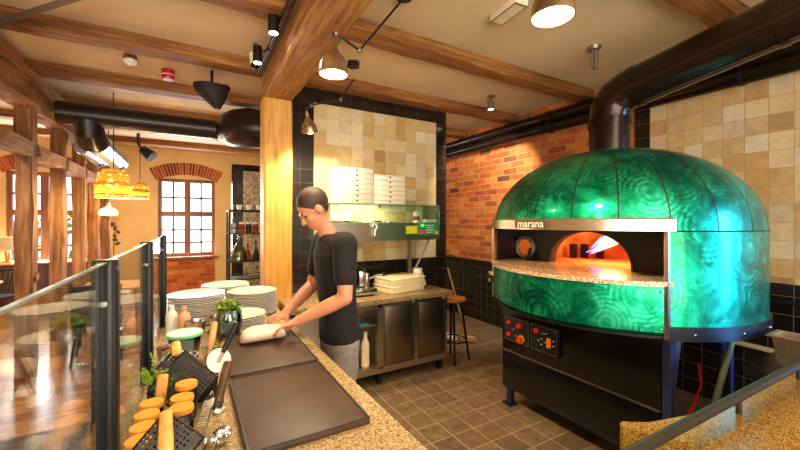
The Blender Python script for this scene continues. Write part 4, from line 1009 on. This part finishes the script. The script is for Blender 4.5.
for dx, l, r in ((-.03, .2, .009), (.02, .2, .02)): MB().cyl((3.18+dx, 1.96, CEIL-l), (3.18+dx, 1.96, CEIL-.02), r, r, 12).build('rod', 'grey_metal', t)
# speakers
t = thing('wall_speaker', 'black wedge shaped speaker hanging below the joist near the pillar', 'speaker', (.18, 4.3, 2.95))
b = MB(); b.loft([b.ring(V((.18+dx, 4.28, z)), V((a_, 0, 0)), V((0, b_, 0)), 24) for dx, z, a_, b_ in ((.05, 2.85, .03, .03), (.03, 2.92, .09, .08), (0, 3.0, .15, .12), (-.01, 3.06, .165, .13), (-.01, 3.085, .16, .125))]).build('speaker_body', 'black_matte', t)
MB().ell((.30, 4.28, 3.08), (.06, .07, .04), 16, 10).build('bracket', 'black', t)
MB().tube([(.18, 4.28, 3.08), (.18, 4.28, CEIL)], .015, 8).build('bracket_arm', 'black', t)
t = thing('track_projector', 'black tilted spotlight near the brick window arch', 'spotlight', (-.65, 7.35, 2.8))
MB().tube([(-.72, 7.35, 2.86), (-.58, 7.3, 2.74)], [.07, .10], 20).build('lamp_can', 'black_matte', t)
MB().tube([(-.72, 7.35, 2.86), (-.78, 7.35, 2.95), (-.78, 7.35, CEIL-.13)], .02, 8).build('bracket', 'black', t)
o = MB().tube([(-1.27, 3.785, 3.10), (-.55, 2.95, 3.10)], .028, 4).build('conduit_bar', 'grey_metal', origin=(-1, 3.4, 3.10)); tag(o, 'flat grey metal bar under the ceiling at the top left corner', 'metal bar')

# wicker pendants
def wicker_lamp(x, y, z0, h, r0, r1, label, power):
    t = thing('wicker_pendant', label, 'pendant lamp', (x, y, z0), 'woven pendant lamps')
    MB().lathe([(r0*.98, 0), (r0, h*.25), (r0*.98, h*.46), (r0*.9, h*.50), (r0*.84, h*.80), (r0*.78, h*.88), (r1, h*.92), (r1*.9, h*.98), (.02, h)], (x, y, z0), 40).build('woven_shade', 'wicker', t)
    rg = MB()
    for rr, zz in ((r0, 0), (r0, h*.08), (r0*.99, h*.44), (r0*.9, h*.50), (r0*.8, h*.86), (r1*.9, h)):
        rings = []
        for i in range(40):
            a = 2*PI*i/40; rings.append(rg.ring(V((x+rr*math.cos(a), y+rr*math.sin(a), z0+zz)), V((math.cos(a), math.sin(a), 0))*.009, V((0, 0, .009)), 6))
        rg.loft(rings, False, True)
    rg.build('cane_ring', 'wicker_solid', t)
    MB().ell((x, y, z0+h*.55), .045, 16, 10).build('bulb', emis('dim warm bulb', 'FFC766', 4), t)
    MB().tube([(x, y, z0+h), (x, y, CEIL)], .006, 6).build('cord', 'black', t)
    L = bpy.data.lights.new('pendant_light', 'POINT'); L.energy = power; L.color = (1, .72, .36); L.shadow_soft_size = .06
    lo = bpy.data.objects.new('pendant_light', L); C.objects.link(lo); lo.location = (x, y, z0-.06)
wicker_lamp(-.84, 5.62, 1.955, .34, .185, .12, 'large woven cane pendant lamp hanging nearest in the dining room', 70)
wicker_lamp(-.735, 7.2, 2.04, .24, .125, .07, 'smaller woven cane pendant lamp just right of the large one', 40)
t = thing('glass_pendant', 'small petal shaped glass pendant lamp below the large woven lamp', 'pendant lamp', (-1.22, 7.7, 1.75))
b = MB(); n = 48; rows = []
for r, z in ((.13, 0), (.15, .04), (.13, .09), (.06, .13), (.03, .15)):
    rows.append([b.bm.verts.new((-1.22+r*(.8)*(1+.12*math.cos(8*2*PI*i/n))*math.cos(2*PI*i/n), 7.7+r*.8*(1+.12*math.cos(8*2*PI*i/n))*math.sin(2*PI*i/n), 1.76+z)) for i in range(n)])
b.loft(rows, False).build('petal_shade', 'bulb_soft', t)
MB().cyl((-1.22, 7.7, 1.9), (-1.22, 7.7, 1.97), .03, .03, 12).build('socket', 'amber', t)
MB().tube([(-1.22, 7.7, 1.95), (-1.22, 7.7, CEIL-.01)], .006, 6).build('cord', 'black', t)

# ------------------------------------------------------------------ dining furniture
t = thing('table_lamp', 'table lamp with a cream shade by the left window', 'lamp', (-2.86, 9.1, .92))
MB().lathe([(.0, 0), (.09, 0), (.09, .02), (.035, .04), (.045, .14), (.03, .26), (0, .27)], (-2.86, 9.1, .92), 24).build('lamp_base', 'amber', t)
MB().lathe([(.155, .23), (.125, .46)], (-2.86, 9.1, .92), 32).build('lamp_shade', 'linen', t)
MB().ell((-2.86, 9.1, 1.26), .04).build('bulb', 'bulb', t)
L = bpy.data.lights.new('table_light', 'POINT'); L.energy = 14; L.color = (1, .75, .42); lo = bpy.data.objects.new('table_light', L); C.objects.link(lo); lo.location = (-2.86, 9.1, 1.2)
t = thing('sideboard', 'dark sideboard under the left window carrying the table lamp', 'sideboard', (-2.6, 9.15, 0))
MB().box(-3.3, -1.7, 8.92, 9.42, .1, .9, .006).build('body', 'brown_wood', t); MB().box(-3.33, -1.67, 8.88, 9.44, .89, .92, .004).build('top', 'table_wood', t)
for x in (-2.9, -2.5, -2.1): MB().box(x-.18, x+.18, 8.905, 8.925, .16, .84, .004).build('door', 'brown_wood', t)
for x in (-3.2, -1.8): MB().box(x-.04, x+.04, 9.0, 9.35, 0, .1).build('leg', 'black', t)
def table(x, y, w, d, label):
    t = thing('dining_table', label, 'table', (x, y, 0), 'dining tables')
    MB().box(x-w/2, x+w/2, y-d/2, y+d/2, .72, .75, .006).build('table_top', 'table_wood', t)
    for sx in (-1, 1):
        for sy in (-1, 1): MB().tube([(x+sx*(w/2-.08), y+sy*(d/2-.08), .72), (x+sx*(w/2-.06), y+sy*(d/2-.06), 0)], [.025, .018], 10).build('leg', 'black', t)
table(-.97, 6.55, .74, .8, 'pale wooden dining table below the large woven lamp')
table(-2.95, 7.4, .9, .8, 'pale wooden dining table at the far left picture edge')
def bar_chair(x, y, rz, label):
    t = thing('dining_chair', label, 'chair', (x, y, 0), 'dining chairs')
    R = Matrix.Translation((x, y, 0)) @ Matrix.Rotation(rz, 4, 'Z')
    MB().box(-.23, .23, -.22, .22, .43, .50, .02).xf(R).build('seat', 'cloth_dark', t)
    MB().box(-.23, .23, -.26, -.20, .47, .92, .02).xf(R).build('backrest', 'cloth_dark', t)
    for sx in (-1, 1):
        for sy in (-1, 1): MB().tube([R @ V((sx*.18, sy*.18, .44)), R @ V((sx*.23, sy*.24, 0))], [.018, .013], 10).build('leg', 'black', t)
bar_chair(-.98, 5.62, .1, 'dark grey upholstered chair seen behind the glass with its back to us')
def spindle_chair(x, y, rz, label):
    t = thing('spindle_chair', label, 'chair', (x, y, 0), 'black spindle chairs')
    R = Matrix.Translation((x, y, 0)) @ Matrix.Rotation(rz, 4, 'Z')
    MB().box(-.23, .23, -.22, .22, .42, .46, .012).xf(R).build('seat', 'sofa', t)
    MB().tube([R @ V((-.24, -.18, .80)), R @ V((-.2, -.26, .84)), R @ V((0, -.29, .86)), R @ V((.2, -.26, .84)), R @ V((.24, -.18, .80))], .018, 8).build('top_rail', 'sofa', t)
    for i in range(7):
        a = (i-3)/3; MB().tube([R @ V((a*.19, -.2, .45)), R @ V((a*.215, -.285+abs(a)**2*.05, .84))], .008, 6).build('spindle', 'sofa', t)
    for sx in (-1, 1):
        for sy in (-1, 1): MB().tube([R @ V((sx*.17, sy*.17, .42)), R @ V((sx*.22, sy*.22, 0))], [.017, .012], 8).build('leg', 'sofa', t)
spindle_chair(-2.60, 6.55, .5, 'black spindle back chair at the left picture edge, nearer of two')
spindle_chair(-2.75, 8.25, 2.6, 'black spindle back chair at the left picture edge, farther of two')
# rack with bottles behind the plates
rk = thing('bottle_rack', 'narrow dark green metal shelf rack with bottles left of the pine pillar', 'shelf rack', (.62, 4.6, 0))
RX0, RX1, RY0, RY1 = .36, .92, 4.45, 4.75
for x in (RX0, RX1):
    for y in (RY0, RY1): MB().tube([(x, y, 0), (x, y, 1.78)], .011, 8).build('upright', 'rack', rk)
MB().tube([(RX0, RY0, 1.78), (RX0, RY1, 1.78), (RX1, RY1, 1.78), (RX1, RY0, 1.78), (RX0, RY0, 1.78)], .010, 8).build('top_frame', 'rack', rk)
for z in (.5, 1.0, 1.2, 1.52):
    MB().box(RX0, RX1, RY0, RY1, z-.012, z).build('shelf', 'rack', rk)
    MB().tube([(RX0, RY0, z+.06), (RX1, RY0, z+.06)], .006, 6).build('shelf_rail', 'rack', rk)
def rbottle(x, y, z, h, r, m, label, liquid=None, grp='bottles on the rack'):
    t = thing('oil_bottle', label, 'bottle', (x, y, z), grp)
    MB().lathe([(0, 0), (r, 0), (r*1.02, h*.2), (r*.75, h*.45), (r*.28, h*.62), (r*.22, h*.95), (r*.3, h), (0, h)], (x, y, z), 20).build('bottle_body', m, t)
    if liquid: MB().lathe([(0, .004), (r*.93, .004), (r*.95, h*.2), (r*.85, h*.33), (0, h*.33)], (x, y, z), 18).build('oil', liquid, t)
rbottle(.47, 4.55, 1.2, .33, .085, 'glass_jar', 'wide glass carafe of olive oil on the lower shelf of the rack', 'oil')
rbottle(.66, 4.6, 1.2, .24, .04, 'food_dark', 'dark bottle right of the carafe on the rack')
rbottle(.76, 4.55, 1.2, .30, .045, 'rack', 'green bottle beside the pine pillar on the rack')
rbottle(.575, 4.66, 1.2, .2, .04, 'food_red', 'reddish bottle behind the carafe on the rack')
rbottle(.42, 4.6, 1.52, .34, .035, 'glass_jar', 'tall clear bottle on the left of the upper rack shelf', 'white_plastic')
for i, (x, m) in enumerate(((.50, 'food_red'), (.575, 'food_dark'), (.65, 'food_red'), (.73, 'linen'), (.80, 'food_red'))):
    t = thing('preserve_jar', 'squat preserve jar on the upper rack shelf, %s from the left' % ('first', 'second', 'third', 'fourth', 'fifth')[i], 'jar', (x, 4.56, 1.52), 'preserve jars on the rack')
    MB().lathe([(0, 0), (.034, 0), (.035, .09), (.026, .11), (0, .11)], (x, 4.56, 1.52), 16).build('jar_body', m, t)
    MB().lathe([(.029, .105), (.029, .13), (0, .13)], (x, 4.56, 1.52), 16).build('lid', 'white_plastic', t)
for i in range(4):
    x = .48+i*.11; o = MB().lathe([(0, 0), (.025, 0), (.035, .06), (.03, .06), (.02, .006), (0, .006)], (x, 4.6, 1.78+.012), 16).lathe([(.0, -.014), (.05, -.014), (.05, 0), (0, 0)], (x, 4.6, 1.792), 16).build('white_cup', 'white_plastic', origin=(x, 4.6, 1.79)); tag(o, 'small white cup on top of the rack, %s from the left' % ('first', 'second', 'third', 'fourth')[i], 'cup', 'cups on the rack')
MB().box(RX0, RX1, RY0, RY1, 1.766, 1.778).build('top_shelf', 'rack', rk)
# rose ornament on the far plaster wall
o = MB(); 
for i in range(6): o.ell((-1.42+random.uniform(-.08, .08), FAR-.02, 1.2+.08*i), (.05, .01, .03), 8, 6, Euler((0, random.uniform(0, 3), 0)).to_matrix())
o.tube([(-1.42, FAR-.012, .95), (-1.40, FAR-.012, 1.65)], .008, 6)
tag(o.build('wall_flower', 'brown_wood', origin=(-1.42, FAR-.02, 1.2)), 'small dark flower ornament on the pale far wall', 'ornament')

# ------------------------------------------------------------------ the cook
def fuse(parts_mb, voxel, smooth_it=4):
    me = bpy.data.meshes.new('tmp'); bmesh.ops.recalc_face_normals(parts_mb.bm, faces=parts_mb.bm.faces); parts_mb.bm.to_mesh(me); parts_mb.bm.free()
    ob = bpy.data.objects.new('tmp', me); C.objects.link(ob)
    r = ob.modifiers.new('r', 'REMESH'); r.mode = 'VOXEL'; r.voxel_size = voxel; r.use_smooth_shade = True
    s = ob.modifiers.new('s', 'SMOOTH'); s.iterations = smooth_it; s.factor = .5
    dg = bpy.context.evaluated_depsgraph_get(); dg.update()
    out = bpy.data.meshes.new_from_object(ob.evaluated_get(dg)); bpy.data.objects.remove(ob)
    for p in out.polygons: p.use_smooth = True
    return out
def link_mesh(name, me, mat, parent=None, origin=(0, 0, 0)):
    off = V(origin) if parent is None else wloc(parent)
    me.transform(Matrix.Translation(-off)); me.name = name; me.materials.clear(); me.materials.append(M[mat])
    o = bpy.data.objects.new(name, me); C.objects.link(o)
    if parent is None: o.location = origin
    else: o.parent = parent
    return o
def limb(mb, pts, rs, n=16):
    pts = [V(p) for p in pts]
    for a, b, ra, rb in zip(pts, pts[1:], rs, rs[1:]): mb.tube([a, a.lerp(b, .5), b], [ra, (ra+rb)/2, rb], n)
    for p, r in zip(pts, rs): mb.ell(p, r*1.0, n, 10)
def section(mb, secs, n=28):
    rings = []
    for c, rx, ry in secs: rings.append(mb.ring(V(c), V((rx, 0, 0)), V((0, ry, 0)), n))
    mb.loft(rings)
SL, SR = V((.80, 2.055, 1.515)), V((.79, 2.435, 1.515))
EL, WL = V((.775, 1.985, 1.205)), V((.53, 2.115, 1.07))
ER, WR = V((.735, 2.50, 1.21)), V((.52, 2.345, 1.075))
HIP = V((.835, 2.245, .98)); NECK = V((.765, 2.245, 1.545)); HEAD = V((.660, 2.235, 1.735))
def hand(mb, w, f, nrm, thumb_side, curl):
    f = V(f).normalized(); nrm = V(nrm); nrm = (nrm-f*nrm.dot(f)).normalized(); s_ = f.cross(nrm)*thumb_side
    P = lambda a, b, c: w+f*a+s_*b+nrm*c
    rings = []
    for a, hw, th in ((-.02, .026, .02), (.02, .033, .019), (.055, .041, .016), (.088, .041, .013)): rings.append(mb.ring(P(a, 0, 0), s_*hw, nrm*th, 16))
    mb.loft(rings)
    for i, (off, L, r) in enumerate(((.030, .074, .0095), (.010, .082, .0098), (-.011, .076, .0093), (-.031, .060, .0083))):
        p = P(.080, off, 0); d = (f+s_*off*1.6).normalized(); chain = [P(.05, off*.9, 0), p]; ang = curl[0]
        for k, frac in enumerate((.45, .32, .23)):
            dd = d*math.cos(ang)+nrm*math.sin(ang); p = p+dd*L*frac*1.05; chain.append(p); ang += curl[1]*(1+.12*i)
        limb(mb, chain, [r*1.05, r*1.05, r, r*.92, r*.8], 10)
    b = P(.018, .030, .004); d1 = (f*.62+s_*.72+nrm*.30).normalized(); d2 = (f*.85+s_*.3+nrm*.42).normalized()
    limb(mb, [P(.0, .012, 0), b, b+d1*.045, b+d1*.045+d2*.034], [.014, .0145, .0115, .009], 10)
body = MB()
section(body, [((.835, 2.245, .90), .10, .15), (HIP, .108, .158), ((.825, 2.245, 1.12), .092, .135), ((.81, 2.245, 1.30), .105, .155), ((.795, 2.245, 1.44), .105, .175), ((.785, 2.245, 1.53), .07, .13), ((.78, 2.245, 1.56), .045, .07)])
limb(body, [(.775, 2.245, 1.53), (.745, 2.243, 1.60), (.715, 2.24, 1.66)], [.062, .054, .054])
hr = Euler((0, math.radians(-40), 0)).to_matrix()      # nod: face (-X) tips downwards
H = lambda x, y, z: HEAD + hr @ V((x, y, z))
body.ell(H(.012, 0, .02), (.098, .076, .098), 24, 16, hr)
body.ell(H(-.03, 0, -.05), (.064, .058, .075), 20, 14, hr)
body.ell(H(-.062, 0, -.098), (.028, .030, .022), 14, 10, hr)
body.ell(H(-.085, 0, .012), (.014, .052, .014), 14, 8, hr)
limb(body, [H(-.086, 0, .005), H(-.104, 0, -.028), H(-.108, 0, -.036)], [.009, .013, .014], 10)
body.ell(H(-.085, 0, -.070), (.012, .024, .007), 12, 8, hr); body.ell(H(-.083, 0, -.082), (.012, .02, .007), 12, 8, hr)
for sg in (-1, 1):
    body.ell(H(.008, sg*.078, -.012), (.022, .009, .034), 12, 8, hr)
    body.ell(H(-.058, sg*.036, -.03), (.03, .025, .026), 12, 8, hr)
for S_, E_, W_, k in ((SL, EL, WL, 1), (SR, ER, WR, -1)):
    limb(body, [S_, S_.lerp(E_, .45), E_, E_.lerp(W_, .35), W_], [.062, .054, .043, .044, .029])
    body.ell(S_.lerp(NECK, .35), (.06, .08, .05), 14, 10)
FL, FR = V((.80, 2.12, .0)), V((.88, 2.38, 0))
for F_, sy in ((FL, -1), (FR, 1)):
    limb(body, [(.84, 2.245+sy*.085, .92), (.81+.0, 2.245+sy*.105, .52), (F_.x+.02, F_.y, .10)], [.085, .058, .042])
hand(body, WL, (-.90, .28, -.28), (-.15, -.1, -1), -1, (.25, .42))
hand(body, WR, (-.88, -.30, -.28), (-.15, .1, -1), 1, (.3, .45))
pr = link_mesh('person', fuse(body, .0065, 3), 'skin', None, (.84, 2.245, 0))
tag(pr, 'cook in a black T-shirt leaning over the counter kneading dough', 'person')
sh_ = MB()
section(sh_, [((.838, 2.245, .885), .125, .180), ((.835, 2.245, .98), .126, .178), ((.825, 2.245, 1.12), .115, .16), ((.81, 2.245, 1.30), .125, .175), ((.795, 2.245, 1.44), .124, .192), ((.785, 2.245, 1.535), .088, .150), ((.775, 2.245, 1.575), .064, .078)])
for S_, E_ in ((SL, EL), (SR, ER)):
    limb(sh_, [S_.lerp(NECK, .25), S_, S_.lerp(E_, .35), S_.lerp(E_, .62)], [.07, .079, .073, .070])
sm = fuse(sh_, .008, 6); link_mesh('t_shirt', sm, 'shirt', pr)
tz_ = MB()
section(tz_, [((.838, 2.245, .80), .115, .17), ((.835, 2.245, .90), .12, .172), ((.835, 2.245, .97), .116, .168)])
for F_, sy in ((FL, -1), (FR, 1)):
    limb(tz_, [(.84, 2.245+sy*.085, .88), (.815, 2.245+sy*.105, .50), (F_.x+.02, F_.y, .085)], [.098, .074, .062])
link_mesh('trousers', fuse(tz_, .009, 5), 'trousers', pr)
for F_ in (FL, FR):
    s_ = MB(); s_.ell((F_.x-.05, F_.y, .045), (.135, .048, .045), 18, 12); s_.ell((F_.x+.03, F_.y, .06), (.055, .045, .055), 16, 10); s_.box(F_.x-.16, F_.x+.075, F_.y-.04, F_.y+.04, 0, .03, .01)
    link_mesh('shoe', fuse(s_, .008, 3), 'shoe', pr)
hb = MB(); hb.ell(H(.022, 0, .035), (.102, .084, .096), 26, 18, hr)
hm = bmesh.ops.bisect_plane(hb.bm, geom=hb.bm.verts[:]+hb.bm.edges[:]+hb.bm.faces[:], plane_co=H(-.045, 0, .035), plane_no=hr @ V((-.75, 0, -.66)), clear_outer=True)
hb.ell(H(.048, 0, -.010), (.046, .068, .060), 18, 12, hr)
hb.build('hair', 'hair', pr)
for sg in (-1, 1):
    hb2 = MB().ell(H(-.088, sg*.032, .018), (.008, .017, .005), 10, 6, hr).build('eyebrow', 'hair', pr)
    MB().ell(H(-.074, sg*.031, -.004), .0105, 12, 8).build('eye', 'food_dark', pr)

# ------------------------------------------------------------------ lights, world, camera
def area(name, loc, target, sx, sy, power, col):
    L = bpy.data.lights.new(name, 'AREA'); L.shape = 'RECTANGLE'; L.size = sx; L.size_y = sy; L.energy = power; L.color = col
    o = bpy.data.objects.new(name, L); C.objects.link(o); o.location = loc
    o.rotation_euler = (V(target)-V(loc)).to_track_quat('-Z', 'Y').to_euler(); return o
for i, (a, b) in enumerate((W1, W2)): area('window_daylight', ((a+b)/2, FAR-.05, 1.75), ((a+b)/2, 5, 1.0), 1.0, 1.6, 75, (.88, .94, 1))
area('side_daylight', (4.1, -1.5, 1.6), (3.05, .9, 1.15), .9, 1.9, 24, (.12, .40, 1)).data.spread = math.radians(48)
def pt(name, loc, power, col, size=.06):
    L = bpy.data.lights.new(name, 'POINT'); L.energy = power; L.color = col; L.shadow_soft_size = size
    o = bpy.data.objects.new(name, L); C.objects.link(o); o.location = loc
for x_, y_ in ((-2.3, 4.3), (-2.5, 5.8)):  # unseen spots added to brighten the plank floor
    L = bpy.data.lights.new('entry_fill', 'SPOT'); L.energy = 150; L.color = (1, .8, .58); L.spot_size = 2.2; L.spot_blend = .6; L.shadow_soft_size = .08
    o = bpy.data.objects.new('entry_fill', L); C.objects.link(o); o.location = (x_, y_, 3.0)
pt('fire_light', (2.95, OY, ZH+.27), 20, (1, .5, .16), .08)
# the cooler's own light, then unseen fill areas behind the camera
area('cooler_light', (1.65, 3.74, 1.835), (1.65, 3.80, 1.4), .8, .2, 7, (.95, 1, .9))
area('overhead_fill', (.9, -1.2, 3.0), (1.2, 2.5, .6), 2.4, 1.0, 40, (1, .86, .66))  # unseen overhead fill
area('front_fill', (-.6, -2.9, 1.2), (.8, 1.2, 3.3), 5.5, 1.8, 230, (1, .86, .68))  # wide unseen fill added to lift the ceiling and the room front
W = bpy.data.worlds.new('World'); bpy.context.scene.world = W; W.use_nodes = True
W.node_tree.nodes['Background'].inputs[0].default_value = (1.0, .86, .68, 1); W.node_tree.nodes['Background'].inputs[1].default_value = .5

sc = bpy.context.scene
cam = bpy.data.cameras.new('Camera'); co = bpy.data.objects.new('Camera', cam); C.objects.link(co)
co.location = (0, 0, 1.65); co.rotation_euler = (PI/2, 0, -PI/6); cam.lens = 16.2; cam.sensor_width = 36; cam.shift_y = -3/800; cam.clip_start = .02
sc.camera = co
sc.view_settings.view_transform = 'Standard'; sc.view_settings.look = 'None'; sc.view_settings.gamma = 1; sc.view_settings.exposure = 0.58
sc.cycles.use_denoising = True
sc.cycles.max_bounces = 8; sc.cycles.transparent_max_bounces = 16; sc.cycles.sample_clamp_indirect = 6
